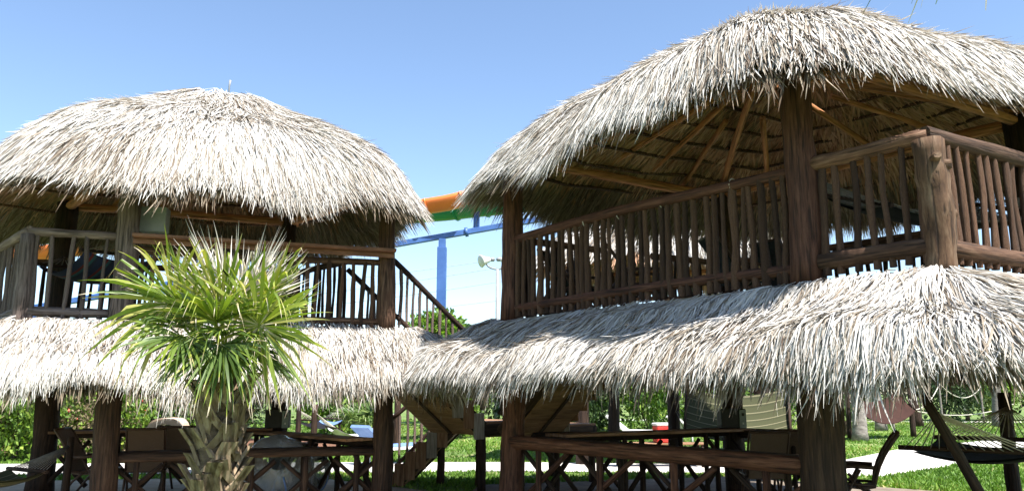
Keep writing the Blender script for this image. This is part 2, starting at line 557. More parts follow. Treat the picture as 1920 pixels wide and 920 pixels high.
sheet('ground', [(-400, -100), (400, -100), (400, 700), (-400, 700)], 0.0, 'grass')
PATH_A = [(-30, 15.0), (-12, 15.6), (-5, 16.2), (0, 16.6), (4, 16.2), (7.2, 15.6), (9.5, 17.6), (13, 21.5), (18, 25.5), (30, 31)]
PATH_B = [(-30, 18.0), (-12, 18.2), (-5, 18.6), (0, 18.7), (4, 18.2), (6.6, 18.1), (8.0, 19.3), (10.8, 22.6), (16, 27.0), (28, 33)]
sheet('path', PATH_A + PATH_B[::-1], 0.012, 'concrete')
sheet('hut_floor', [(-1.0, 8.4), (2.4, 4.6), (8.6, 8.2), (8.0, 12.5), (4.2, 15.6), (-.6, 14.2)], 0.008, 'dirt')
sheet('hut_floor_sand', [(-11, 9.0), (-6.5, 7.8), (-.9, 10.4), (-1.2, 13.2), (-4.0, 15.6), (-10.4, 14.6)], 0.006, 'sand')
sheet('planting_bed', [(-26, 18.9), (-13, 19.6), (-7, 21.0), (-5, 23), (-6, 28), (-30, 30)], 0.005, 'mulch')
sheet('far_path', [(4, 46), (60, 38), (60, 40), (4, 48.5)], 0.010, 'concrete')


def in_poly(pts, poly):
    x, y = pts[:, 0], pts[:, 1]
    ins = np.zeros(len(pts), bool)
    n = len(poly)
    for i in range(n):
        x1, y1 = poly[i]
        x2, y2 = poly[(i + 1) % n]
        c = ((y1 > y) != (y2 > y)) & (x < (x2 - x1) * (y - y1) / (y2 - y1 + 1e-12) + x1)
        ins ^= c
    return ins


def lawn():
    n = 190000
    Y = 12.5 + 34 * rng.random(n) ** 1.7
    X = (rng.random(n) * 2 - 1) * (Y * .72 + 1)
    P = np.stack([X, Y], 1)
    bad = in_poly(P, PATH_A + PATH_B[::-1])
    for q in ([(-26, 18.9), (-13, 19.6), (-7, 21.0), (-5, 23), (-6, 28), (-30, 30)],
              [(-1.0, 8.4), (2.4, 4.6), (8.6, 8.2), (8.0, 12.5), (4.2, 15.6), (-.6, 14.2)],
              [(-11, 9.0), (-6.5, 7.8), (-.9, 10.4), (-1.2, 13.2), (-4.0, 15.6), (-10.4, 14.6)]):
        bad |= in_poly(P, q)
    # worn patches
    wear = np.sin(X * .9 + 1.3 * np.sin(Y * .45)) * np.sin(Y * .8 + np.cos(X * .5))
    bad |= (wear > .5) & (rng.random(n) < .7)
    P = P[~bad]
    n = len(P)
    a = rng.random(n) * 6.283
    h = .035 + .05 * rng.random(n)
    w = .012 + .012 * rng.random(n) + P[:, 1] * .0003
    lean = rng.normal(0, .03, (n, 2))
    v = np.zeros((n, 3, 3))
    v[:, 0, :2] = P + np.stack([np.cos(a), np.sin(a)], 1) * w[:, None]
    v[:, 1, :2] = P - np.stack([np.cos(a), np.sin(a)], 1) * w[:, None]
    v[:, 2, :2] = P + lean
    v[:, 2, 2] = h
    tone = np.repeat(np.clip(.5 + .22 * np.sin(P[:, 0] * .7 + P[:, 1] * .3) + rng.normal(0, .2, n), 0, 1), 3)
    me = mesh_np('lawn_grass', v.reshape(-1, 3), None, [M['blade']], tone, None, np.arange(n * 3).reshape(-1, 3))
    o = put(bpy.data.objects.new('lawn_grass', me))
    tag(o, 'short green lawn grass around the huts', 'grass', kind='stuff')


lawn()


# ------------------------------------------------------------------ thatch
class Thatch:
    """ring surface from an inner ring (top) to an outer ring (eave), rounded at corners"""

    def __init__(s, poly, d_in, d_out, z_top, z_eave, p=1.3, apex=None, apex_r=.12, amp=.04, ridge=None, zvar=.05, edge=.04):
        poly = [Vector((q[0], q[1])) for q in poly]
        n = len(poly)
        src, dirs = [], []
        for i in range(n):
            a, b, c = poly[i - 1], poly[i], poly[(i + 1) % n]
            n1 = Vector(((b - a).y, -(b - a).x)).normalized()
            n2 = Vector(((c - b).y, -(c - b).x)).normalized()
            a1, a2 = math.atan2(n1.y, n1.x), math.atan2(n2.y, n2.x)
            da = (a2 - a1) % (2 * math.pi)
            k = max(2, int(da * d_out / .06))
            for j in range(k):
                an = a1 + da * j / k
                src.append(b)
                dirs.append(Vector((math.cos(an), math.sin(an))))
            ln = (c - b).length
            k = max(2, int(ln / .06))
            for j in range(k):
                src.append(b + (c - b) * (j / k))
                dirs.append(n2)
        s.src = np.array([(q.x, q.y) for q in src])
        s.dir = np.array([(q.x, q.y) for q in dirs])
        s.B = s.src + s.dir * d_out
        if apex is not None:
            ap = np.array(apex)
            v = s.src - ap
            s.A = ap + v * apex_r
            if ridge is not None:          # short ridge: (direction, half length)
                rd = np.array(ridge[0]) / np.linalg.norm(ridge[0])
                k = np.clip((v @ rd) / 2.2, -1, 1) * ridge[1]
                s.A = s.A + k[:, None] * rd[None]
        else:
            s.A = s.src + s.dir * d_in
        seg = np.linalg.norm(np.roll(s.B, -1, 0) - s.B, axis=1)
        s.cum = np.concatenate([[0], np.cumsum(seg)])
        s.len = s.cum[-1]
        s.z0, s.z1, s.p, s.amp, s.zvar, s.edge = z_top, z_eave, p, amp, zvar, edge
        s.slant = float(np.mean(np.hypot(np.linalg.norm(s.B - s.A, axis=1), z_top - z_eave)))
        s.ph = rng.random(8) * 6.28
        s.A3 = np.vstack([s.A, s.A[:1]])
        s.B3 = np.vstack([s.B, s.B[:1]])

    def ab(s, u):
        l = (u % 1.0) * s.len
        return (np.stack([np.interp(l, s.cum, s.A3[:, k]) for k in (0, 1)], -1),
                np.stack([np.interp(l, s.cum, s.B3[:, k]) for k in (0, 1)], -1))

    def pos(s, u, t, off=0.0):
        A, B = s.ab(u)
        tc = np.clip(t, 0, 1)
        ex = np.clip(t - 1, 0, None)
        r = tc + .30 * (1 - np.exp(-3.2 * ex))
        h = (1 - s.edge) * tc ** s.p + s.edge * tc ** 8
        xy = A + (B - A) * r[..., None]
        dirn = (B - A)
        dirn = dirn / np.maximum(np.linalg.norm(dirn, axis=-1, keepdims=True), 1e-6)
        l = u * s.len
        wv = (np.sin(l * 1.9 + s.ph[0]) + np.sin(l * 3.7 + s.ph[1] + t * 3) + np.sin(l * .8 + s.ph[2])) * .4
        wv2 = np.sin(t * 9 + s.ph[3] + 1.5 * np.sin(l * 1.1)) + np.sin(t * 15 + l * 1.7 + s.ph[4]) * .6
        bump = s.amp * (wv * np.minimum(t * 1.3, 1) + wv2 * .6)
        # slope-ish normal: mostly up and a little out
        xy = xy + dirn * (.45 * (off + bump))[..., None]
        z = s.z0 + (s.z1 - s.z0) * h - ex * s.slant * .95 + (off + bump) * .85 * np.where(ex > 0, .5, 1)
        z = z + s.zvar * wv * tc
        return np.concatenate([xy, z[..., None]], -1)

    def strands(s, n_leaf, per, L=(.45, .85), w=(.010, .020), lift=(.0, .08), tmin=.0, tmax=1.0, spread=.22, area=True,
                curl=.05, lean=0.0, under=False, eave_boost=.18, ragged=.0, short=.0, dark=.0, seg=3):
        n1 = int(n_leaf * (1 - eave_boost))
        u = rng.random(n_leaf)
        q = rng.random(n1)
        t = np.concatenate([np.sqrt(tmin ** 2 + (tmax ** 2 - tmin ** 2) * q) if area else tmin + (tmax - tmin) * q,
                            tmax - .10 * rng.random(n_leaf - n1)])
        lt = rng.normal(0, .10, n_leaf)
        toneL = rng.random(n_leaf)
        U = np.repeat(u, per) + rng.normal(0, .07, n_leaf * per) / s.len
        T = np.repeat(t, per) + rng.normal(0, .02, n_leaf * per)
        N = n_leaf * per
        ang = np.repeat(lt + lean, per) + rng.normal(0, spread, N)
        LL = (L[0] + (L[1] - L[0]) * rng.random(N))
        if ragged:
            LL *= np.repeat(1 + ragged * (np.sin(u * s.len * 2.3 + s.ph[5]) * np.sin(u * s.len * .9 + s.ph[6])), per)
        LL *= 1 - short * np.clip(T, 0, 1) ** 2
        off0 = lift[0] + (lift[1] - lift[0]) * rng.random(N)
        cu = rng.normal(0, curl, N) + curl * .6
        cu *= np.where(rng.random(N) < .05, 1.6, 1) * np.clip(.25 + T * 2, .25, 1)
        if under:
            off0, cu = -off0, -np.abs(cu) * .3
        W_ = w[0] + (w[1] - w[0]) * rng.random(N)
        tw = rng.normal(0, .55, N)
        bendl = rng.normal(0, .06, N)
        qs = np.array([0, .35, .7, 1.0]) if seg == 3 else np.array([0, .55, 1.0])
        wf = np.array([.75, 1.0, .75, .12]) if seg == 3 else np.array([.85, 1.0, .15])
        nq = len(qs)
        out = np.zeros((N, nq, 2, 3))
        e = 1e-3
        for k, qq in enumerate(qs):
            tt = T + qq * LL * np.cos(ang) / s.slant
            rr = np.clip(np.clip(tt, 0, 1), .12, 1) if area else 1.0
            lat = (LL * qq * np.sin(ang) + bendl * LL * qq * qq)
            uu = U + lat / (s.len * rr)
            P = s.pos(uu, tt, off0 + cu * qq * qq)
            P2 = s.pos(uu + e * .3, tt, off0 + cu * qq * qq)
            S = P2 - P
            S /= np.maximum(np.linalg.norm(S, axis=1, keepdims=True), 1e-9)
            Pt = s.pos(uu, tt + 1e-2, off0 + cu * qq * qq)
            D = Pt - P
            D /= np.maximum(np.linalg.norm(D, axis=1, keepdims=True), 1e-9)
            Nn = np.cross(D, S)
            wv = S * np.cos(tw)[:, None] + Nn * np.sin(tw)[:, None]
            out[:, k, 0] = P - wv * (W_ * wf[k])[:, None]
            out[:, k, 1] = P + wv * (W_ * wf[k])[:, None]
        V = out.reshape(-1, 3)
        b = (np.arange(N) * 2 * nq)[:, None]
        Q = np.concatenate([b + np.array([[2 * k, 2 * k + 1, 2 * k + 3, 2 * k + 2]]) for k in range(nq - 1)], 1).reshape(-1, 4)
        patch = .22 * np.sin(u * s.len * 1.3 + s.ph[6] + 2 * np.sin(t * 6 + s.ph[7])) * np.sin(t * 11 + u * s.len * .6)
        tone = np.clip(.5 * rng.random(N) + np.repeat(.5 * toneL + patch, per) - dark, 0, 1)  # dark lowers fringe tones: older straw plus painted eave shade
        # a scatter of dark brown rotted strands
        dk = rng.random(N) < .10
        tone[dk] *= .22
        return V, Q, np.repeat(tone, 2 * nq)

    def shell(s, off_top=-.01, off_bot=-.09, nu=160, nt=12, tmax=.985):
        us = np.arange(nu) / nu
        ts = np.linspace(0, tmax, nt)
        UU, TT = np.meshgrid(us, ts, indexing='ij')
        top = s.pos(UU.ravel(), TT.ravel(), np.full(nu * nt, off_top))
        bot = s.pos(UU.ravel(), TT.ravel(), np.full(nu * nt, off_bot))
        V = np.vstack([top, bot])
        i, j = np.meshgrid(np.arange(nu), np.arange(nt - 1), indexing='ij')
        a = (i * nt + j).ravel()
        b = (((i + 1) % nu) * nt + j).ravel()
        q1 = np.stack([a, a + 1, b + 1, b], 1)
        q2 = np.stack([b, b + 1, a + 1, a], 1) + nu * nt
        k = np.arange(nu)
        e0 = k * nt + nt - 1
        e1 = ((k + 1) % nu) * nt + nt - 1
        q3 = np.stack([e0, e0 + nu * nt, e1 + nu * nt, e1], 1)
        return V, np.vstack([q1, q2, q3])

    def build(s, name, parent, sets, label=None):
        Vs, Qs, Ts, Ms = [], [], [], []
        o = 0
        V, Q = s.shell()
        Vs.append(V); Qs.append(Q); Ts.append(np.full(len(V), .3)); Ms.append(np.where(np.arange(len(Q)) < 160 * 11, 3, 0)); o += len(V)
        for mi, kw in sets:
            V, Q, T = s.strands(**kw)
            Vs.append(V); Qs.append(Q + o); Ts.append(T); Ms.append(np.full(len(Q), mi)); o += len(V)
        V = np.vstack(Vs)
        base = np.array(W[parent.name].translation)
        me = mesh_np(name, V - base, np.vstack(Qs), [M['thatch_base'], M['thatch'], M['thatch_under'], M['thatch_gap_shade'], M['thatch_fringe']], np.concatenate(Ts), np.concatenate(Ms))
        ob = put(bpy.data.objects.new(name, me), parent, Matrix.Translation(Vector(base)))
        ob['kind'] = 'stuff'
        if label:
            ob['label'] = label
        return ob


# ------------------------------------------------------------------ huts
BAL = {}


def baluster(parent, p0, p1, r, mat):
    if mat not in BAL:
        BAL[mat] = [log_mesh('baluster', 1.0, 1.0, .86, M[mat], 5, 6, .14, .50) for _ in range(9)]
    me = random.choice(BAL[mat])
    f = frame(p0, p1)
    s = Matrix.Diagonal((r, r, (Vector(p1) - Vector(p0)).length, 1))
    rot = Matrix.Rotation(random.uniform(0, 6.28), 4, 'Z')
    return put(bpy.data.objects.new('baluster', me), parent, f @ rot @ s)


def railing(parent, a, b, z_deck, z_low, z_top, mat_r, mat_b, spacing=.15, r_top=.055, r_low=.055, rb=.027, skip=None, over=.05, sag=0.0):
    a, b = Vector((a[0], a[1], 0)), Vector((b[0], b[1], 0))
    d = (b - a).normalized()
    ln = (b - a).length
    log('top_rail', parent, a - d * over + Vector((0, 0, z_top)), b + d * over + Vector((0, 0, z_top - sag)), r_top, r_top * .92, mat_r, 9, 9, .07, ln * .008)
    log('bottom_rail', parent, a + Vector((0, 0, z_low)), b + Vector((0, 0, z_low)), r_low, r_low * .95, mat_r, 8, 8, .07, ln * .005)
    n = max(2, int(ln / spacing))
    side = Vector((d.y, -d.x, 0)) * .02
    for i in range(n):
        t = (i + .5 + random.uniform(-.16, .16)) / n
        p = a + (b - a) * t
        rr = rb * random.uniform(.82, 1.25)
        x0, x1 = random.uniform(-.02, .02), random.uniform(-.03, .03)
        baluster(parent, p + d * x0 + side + Vector((0, 0, z_low - .13)), p + d * x1 + side + Vector((0, 0, z_top - .01)), rr, mat_b)


def lerp2(a, b, t):
    return (a[0] + (b[0] - a[0]) * t, a[1] + (b[1] - a[1]) * t)


def deck(parent, poly, z, mat='plank_dark', bw=.19):
    """boards laid parallel to edge 0->1 of the (parallelogram) deck, on joists"""
    a, b, c, d = [Vector((q[0], q[1], 0)) for q in poly]
    depth = (d - a).length
    n = int(depth / bw)
    e = (b - a).normalized()
    for i in range(n):
        t0 = (i + .5) / n
        p, q = a + (d - a) * t0, b + (c - b) * t0
        plank('deck_board', parent, p + Vector((0, 0, z - .02)), q + Vector((0, 0, z - .02)), bw * .95 * abs((d - a).normalized().cross(e).length), .036, 'plank_grey')
    for i in range(6):
        t0 = (i + .3) / 5.6
        p, q = a + (b - a) * t0, d + (c - d) * t0
        plank('joist', parent, p + Vector((0, 0, z - .13)), q + Vector((0, 0, z - .13)), .06, .17, mat)
    for (p, q) in ((a, b), (b, c), (c, d), (d, a)):
        plank('rim_board', parent, p + Vector((0, 0, z - .12)), q + Vector((0, 0, z - .12)), .05, .20, 'plank_grey')


def roof_frame(parent, th, posts, z_plate, mat='log_gold', per=5, hip_r=.05, rafter_r=.045, apex=None, ztop=None, ext=.06, poly=None):
    n = len(posts)
    cx = sum(p[0] for p in posts) / n
    cy = sum(p[1] for p in posts) / n
    ap = Vector((apex[0], apex[1], ztop))
    for i in range(n):
        a, b = Vector((*posts[i], 0)), Vector((*posts[(i + 1) % n], 0))
        d = (b - a).normalized()
        log('plate_beam', parent, a - d * .16 + Vector((0, 0, z_plate)), b + d * .16 + Vector((0, 0, z_plate)), .075, .065, mat, 8, 9, .05)
        # hip rafter
        v = (Vector((a.x, a.y, z_plate + .12)) - ap)
        log('rafter', parent, ap + v * .04, ap + v * (1 + ext * .35), hip_r * 1.1, hip_r, mat, 6, 8, .05)
        for k in range(1, per):
            t = k / per
            p = a + (b - a) * t
            g = .62 - .5 * abs(t - .5) * 2 * .9      # jack rafters meet the hips lower down
            top = Vector((ap.x + (p.x - ap.x) * (1 - g) * .9 + 0, ap.y + (p.y - ap.y) * (1 - g) * .9, 0))
            fr = 1 - (1 - g) * .9
            top = ap + (Vector((p.x, p.y, z_plate + .12)) - ap) * (1 - fr * 1.45 if fr * 1.45 < .95 else .05)
            v = Vector((p.x, p.y, z_plate + .12)) - top
            log('rafter', parent, top, top + v * (1 + ext * .8), rafter_r, rafter_r * .85, mat, 5, 8, .06)
    # purlins: one pole per side and level, lying under the thatch
    cor = []
    for p in (poly or posts):
        l = np.linalg.norm(th.src - np.array(p)[None], axis=1)
        idx = np.where(l < 1e-6)[0]
        cor.append(th.cum[idx[len(idx) // 2]] / th.len)
    for t in (.34, .46, .58, .69, .80, .91):
        for i in range(n):
            u0, u1 = cor[i], cor[(i + 1) % n]
            if u1 < u0:
                u1 += 1
            P = th.pos(np.linspace(u0, u1, 5), np.full(5, t), np.full(5, -.125))
            tube('purlin', parent, [tuple(q) for q in P], [.024, .028, .025, .027, .023], 'log_brown', 7)


SET_ROOF = dict(per=8, L=(.34, .74), w=(.0042, .0105), lift=(0, .10), spread=.13, curl=.035, ragged=.38, seg=2, short=.30)


def full_roof(parent, th, n_leaf, n_under=1500, fringe=1200):
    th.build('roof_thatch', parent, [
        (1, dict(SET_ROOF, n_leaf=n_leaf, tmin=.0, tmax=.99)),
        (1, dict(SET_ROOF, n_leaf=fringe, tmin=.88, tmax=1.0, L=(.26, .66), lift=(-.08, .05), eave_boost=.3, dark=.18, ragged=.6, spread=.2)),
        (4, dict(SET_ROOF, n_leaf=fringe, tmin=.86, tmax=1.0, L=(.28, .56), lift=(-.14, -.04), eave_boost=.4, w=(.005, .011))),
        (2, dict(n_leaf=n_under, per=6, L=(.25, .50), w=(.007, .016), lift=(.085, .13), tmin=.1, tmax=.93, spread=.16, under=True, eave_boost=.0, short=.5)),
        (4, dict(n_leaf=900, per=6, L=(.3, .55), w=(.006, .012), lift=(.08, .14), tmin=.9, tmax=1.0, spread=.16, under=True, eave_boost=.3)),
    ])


# ---- right hut -------------------------------------------------------------
P1, P2, P3, P4 = (0.0, 11.0), (2.8, 7.3), (6.44, 9.4), (3.64, 13.1)
FD = Vector((P2[0] - P1[0], P2[1] - P1[1])).normalized()
CR = (P2[0] + FD.x * 1.22, P2[1] + FD.y * 1.22)
DR = (P3[0] + FD.x * 1.22, P3[1] + FD.y * 1.22)
P1E = (P1[0] - FD.x * .28, P1[1] - FD.y * .28)
P4E = (P4[0] - FD.x * .28, P4[1] - FD.y * .28)
ZD = 2.62
hutR = thing('thatched_hut', (3.2, 10.0, 0), 'nearer two-storey log hut with thatched roof, brown balcony rails and open raftered ceiling', 'hut', 'thatched huts')
P1R, P2R, P3R, P4R = (.48, 10.75), (2.85, 7.35), (7.3, 8.9), (4.0, 12.9)
thR = Thatch([P1R, P2R, P3R, P4R], 0, .92, 6.27, 4.62, edge=.20, p=1.14, apex=(3.95, 10.1), apex_r=.08, amp=.045, zvar=.06, ridge=((.9, .35), .6))
full_roof(hutR, thR, 12500, 2800, 1500)
thRs = Thatch([P1E, CR, DR, P4E], .03, 1.22, ZD - .05, 1.93, p=1.12, amp=.04, zvar=.05)
thRs.build('skirt_thatch', hutR, [
    (1, dict(n_leaf=7200, per=8, L=(.40, .80), w=(.0040, .0095), lift=(0, .09), spread=.16, curl=.045, short=.55, area=False, tmin=-.02, tmax=.98, ragged=.15, lean=.10)),
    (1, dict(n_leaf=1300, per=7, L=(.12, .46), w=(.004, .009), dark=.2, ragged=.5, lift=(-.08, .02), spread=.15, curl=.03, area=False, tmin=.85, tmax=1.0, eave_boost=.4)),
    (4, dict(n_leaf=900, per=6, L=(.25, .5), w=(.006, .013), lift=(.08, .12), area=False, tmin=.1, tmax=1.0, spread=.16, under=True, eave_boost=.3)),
])
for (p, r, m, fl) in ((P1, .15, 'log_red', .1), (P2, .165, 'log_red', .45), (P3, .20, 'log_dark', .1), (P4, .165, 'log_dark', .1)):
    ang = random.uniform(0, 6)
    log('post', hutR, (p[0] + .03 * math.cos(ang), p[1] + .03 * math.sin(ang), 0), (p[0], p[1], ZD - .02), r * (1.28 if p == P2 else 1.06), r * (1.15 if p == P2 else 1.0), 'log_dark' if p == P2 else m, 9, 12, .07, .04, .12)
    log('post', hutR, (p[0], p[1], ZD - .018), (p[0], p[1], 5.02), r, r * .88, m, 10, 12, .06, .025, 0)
deck(hutR, [P1E, CR, DR, P4E], ZD)
roof_frame(hutR, thR, [P1, P2, P3, P4], 4.95, per=5, apex=(3.45, 10.2), ztop=6.0, poly=[P1R, P2R, P3R, P4R])
ZL, ZT = ZD + .14, 3.75
railing(hutR, P1, P2, ZD, ZL, ZT, 'log_red', 'log_brown', .122, .064, .062, .037, sag=.02)
railing(hutR, (P2[0] + FD.x * .16, P2[1] + FD.y * .16), CR, ZD, ZL + .03, ZT, 'log_brown', 'log_brown', .15, .078, .088, .037, over=.02)
railing(hutR, CR, DR, ZD, ZL + .02, ZT, 'log_brown', 'log_brown', .15, .068, .088, .033)
railing(hutR, DR, P3, ZD, ZL, ZT, 'log_brown', 'log_brown', .16)
railing(hutR, P3, P4, ZD, ZL, ZT, 'log_brown', 'log_dark', .16)
STB = .50                     # stair opening on the left side
railing(hutR, P1, lerp2(P1, P4, STB - .13), ZD, ZL, ZT, 'log_brown', 'log_dark', .16)
railing(hutR, lerp2(P1, P4, STB + .13), P4, ZD, ZL, ZT, 'log_brown', 'log_dark', .16)


for q_ in (.34, .47, .62, .83):
    c_ = Vector((*lerp2(P1, P2, q_), ZT - .01))
    dd_ = Vector((FD.x, FD.y, 0))
    nn_ = Vector((-FD.y, FD.x, 0))
    tube('lashing', hutR, [c_ + dd_ * .012 * math.sin(a_ * .5) + nn_ * (.072 * math.cos(a_)) + Vector((0, 0, .072 * math.sin(a_))) for a_ in np.linspace(0, 6.283, 11)], .006, 'rope_white', 5)


def knob_post(parent, p, z0, z1, r, mat):
    """balcony corner post with sawn-off branch stubs"""
    o = log('post', parent, (p[0], p[1], z0), (p[0], p[1], z1), r * .93, r, mat, 11, 14, .07, .02)
    for (ha, hz, rr, l) in ((R(262), .84, .034, .135), (R(335), .80, .045, .115), (R(350), .45, .050, .115)):
        z = z0 + (z1 - z0) * hz
        q = Vector((p[0] + math.cos(ha) * r * .3, p[1] + math.sin(ha) * r * .3, z))
        e = q + Vector((math.cos(ha), math.sin(ha), .12)) * l
        log('branch_stub', o, q, e, rr * 1.9, rr, mat, 4, 10, .10, 0)
    return o


knob_post(hutR, CR, ZD - .1, 3.70, .132, 'log_tan')
log('post', hutR, (*DR, ZD - .1), (*DR, 3.8), .11, .10, 'log_brown', 8, 10)

# ---- left hut --------------------------------------------------------------
L2, L3, R3, R2 = (-5.3, 10.5), (-1.9, 11.7), (-4.1, 14.0), (-7.5, 12.8)
LD = Vector((L3[0] - L2[0], L3[1] - L2[1])).normalized()
CL = (L2[0] - LD.x * 1.18, L2[1] - LD.y * 1.18)
BLc = (R2[0] - LD.x * 1.27, R2[1] - LD.y * 1.27)
L3E = (L3[0] + LD.x * .4, L3[1] + LD.y * .4)
R3E = (R3[0] + LD.x * .4, R3[1] + LD.y * .4)
ZDL = 2.52
hutL = thing('thatched_hut', (-4.7, 12.2, 0), 'left two-storey thatched hut behind the green fan palm, grey rails and domed roof', 'hut', 'thatched huts')
apL = (-4.9, 12.3)
L2R, L3R, R3R, R2R = (-5.95, 10.45), (-2.52, 11.55), (-4.4, 14.0), (-8.5, 12.6)
thL = Thatch([L2R, L3R, R3R, R2R], 0, 1.0, 6.42, 4.48, edge=.22, p=1.06, apex=apL, apex_r=.13, amp=.04, zvar=.05)
full_roof(hutL, thL, 12500, 1900, 1500)
thLs = Thatch([CL, L3E, R3E, BLc], .03, 1.0, ZDL + .0, 1.86, p=1.25, amp=.035, zvar=.05)
thLs.build('skirt_thatch', hutL, [
    (1, dict(n_leaf=7000, per=8, L=(.34, .66), w=(.0040, .0092), lift=(0, .09), spread=.14, curl=.04, short=.40, seg=2, area=False, tmin=-.05, tmax=.98, ragged=.15)),
    (1, dict(n_leaf=1300, per=7, L=(.18, .54), w=(.004, .009), dark=.12, ragged=.5, lift=(-.08, .02), spread=.15, curl=.03, area=False, tmin=.85, tmax=1.0, eave_boost=.4)),
    (4, dict(n_leaf=800, per=6, L=(.25, .5), w=(.006, .013), lift=(.08, .12), area=False, tmin=.1, tmax=1.0, spread=.16, under=True, eave_boost=.3)),
])
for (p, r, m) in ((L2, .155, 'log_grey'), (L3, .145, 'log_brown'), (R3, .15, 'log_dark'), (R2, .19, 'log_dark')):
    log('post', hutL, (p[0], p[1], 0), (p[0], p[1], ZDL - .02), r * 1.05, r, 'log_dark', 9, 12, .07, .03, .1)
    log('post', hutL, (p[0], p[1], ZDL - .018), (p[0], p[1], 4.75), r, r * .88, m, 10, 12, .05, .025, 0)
# lower lengths of the front posts are darker than the upper lengths
deck(hutL, [CL, L3E, R3E, BLc], ZDL)
roof_frame(hutL, thL, [L2, L3, R3, R2], 4.68, mat='log_gold', per=5, apex=apL, ztop=6.15, poly=[L2R, L3R, R3R, R2R])
ZLl, ZTl = ZDL + .12, 3.70
log('post', hutL, (*CL, ZDL - .1), (*CL, 3.66), .105, .095, 'log_grey', 8, 11, .06)
railing(hutL, CL, (L2[0] - LD.x * .14, L2[1] - LD.y * .14), ZDL, ZLl, ZTl, 'log_grey', 'log_grey', .19, .065, .06, .034, over=.02)
railing(hutL, CL, BLc, ZDL, ZLl, ZTl, 'log_grey', 'log_grey', .16, .065, .065, .032)
railing(hutL, (L2[0] + LD.x * .14, L2[1] + LD.y * .14), (L3[0] - LD.x * .1, L3[1] - LD.y * .1), ZDL, ZLl, ZTl - .16, 'log_brown', 'log_brown', .165, .05, .05, .032)
a0 = Vector((L2[0] + LD.x * .1, L2[1] + LD.y * .1, 3.68)) + Vector((LD.y, -LD.x, 0)) * .22
a1 = Vector((L3[0] + LD.x * .06, L3[1] + LD.y * .06, 3.68)) + Vector((LD.y, -LD.x, 0)) * .22
plank('counter_board', hutL, a0, a1, .30, .045, 'plank_red')
plank('fascia_board', hutL, a0 + Vector((0, 0, -.062)), a1 + Vector((0, 0, -.062)), .03, .07, 'plank_red')
railing(hutL, R3, R2, ZDL, ZLl, ZTl, 'log_brown', 'log_dark', .17)
railing(hutL, R2, BLc, ZDL, ZLl, ZTl, 'log_brown', 'log_dark', .17)
railing(hutL, lerp2(L3, R3, .36), R3, ZDL, ZLl, ZTl, 'log_brown', 'log_dark', .16)
pf = thL.pos(np.array([.5]), np.array([.0]))[0]
tube('finial', hutL, [(-4.72, 12.25, 6.2), (-4.72, 12.25, 6.62), (-4.71, 12.25, 6.72)], [.014, .014, .022], 'galv', 6)

# ---- hut behind ------------------------------------------------------------
hb = [(1.6, 18.2), (5.4, 17.2), (6.6, 21.0), (2.8, 22.0)]
hutB = thing('thatched_hut', (4.1, 19.6, 0), 'thatched hut standing behind the nearer hut, its pale roof showing between the balusters', 'hut', 'thatched huts')
thB = Thatch(hb, 0, .95, 6.7, 4.75, p=1.3, apex=(4.1, 19.6), apex_r=.12)
thB.build('roof_thatch', hutB, [
    (1, dict(SET_ROOF, n_leaf=2300, w=(.010, .022))),
    (1, dict(SET_ROOF, n_leaf=500, tmin=.9, tmax=1.0, L=(.35, .6), lift=(-.1, .03), eave_boost=.3)),
    (2, dict(n_leaf=500, per=6, L=(.25, .55), w=(.009, .020), lift=(.08, .125), tmin=.1, tmax=1.0, spread=.16, under=True)),
])
for p in hb:
    log('post', hutB, (*p, 0), (*p, 4.95), .16, .13, 'log_dark', 9, 10, .06)
deck(hutB, hb, 2.6)
for i in range(4):
    railing(hutB, hb[i], hb[(i + 1) % 4], 2.6, 2.74, 3.7, 'log_brown', 'log_dark', .22)
    a, b = Vector((*hb[i], 4.9)), Vector((*hb[(i + 1) % 4], 4.9))
    log('plate_beam', hutB, a, b, .07, .065, 'log_gold', 6, 8)

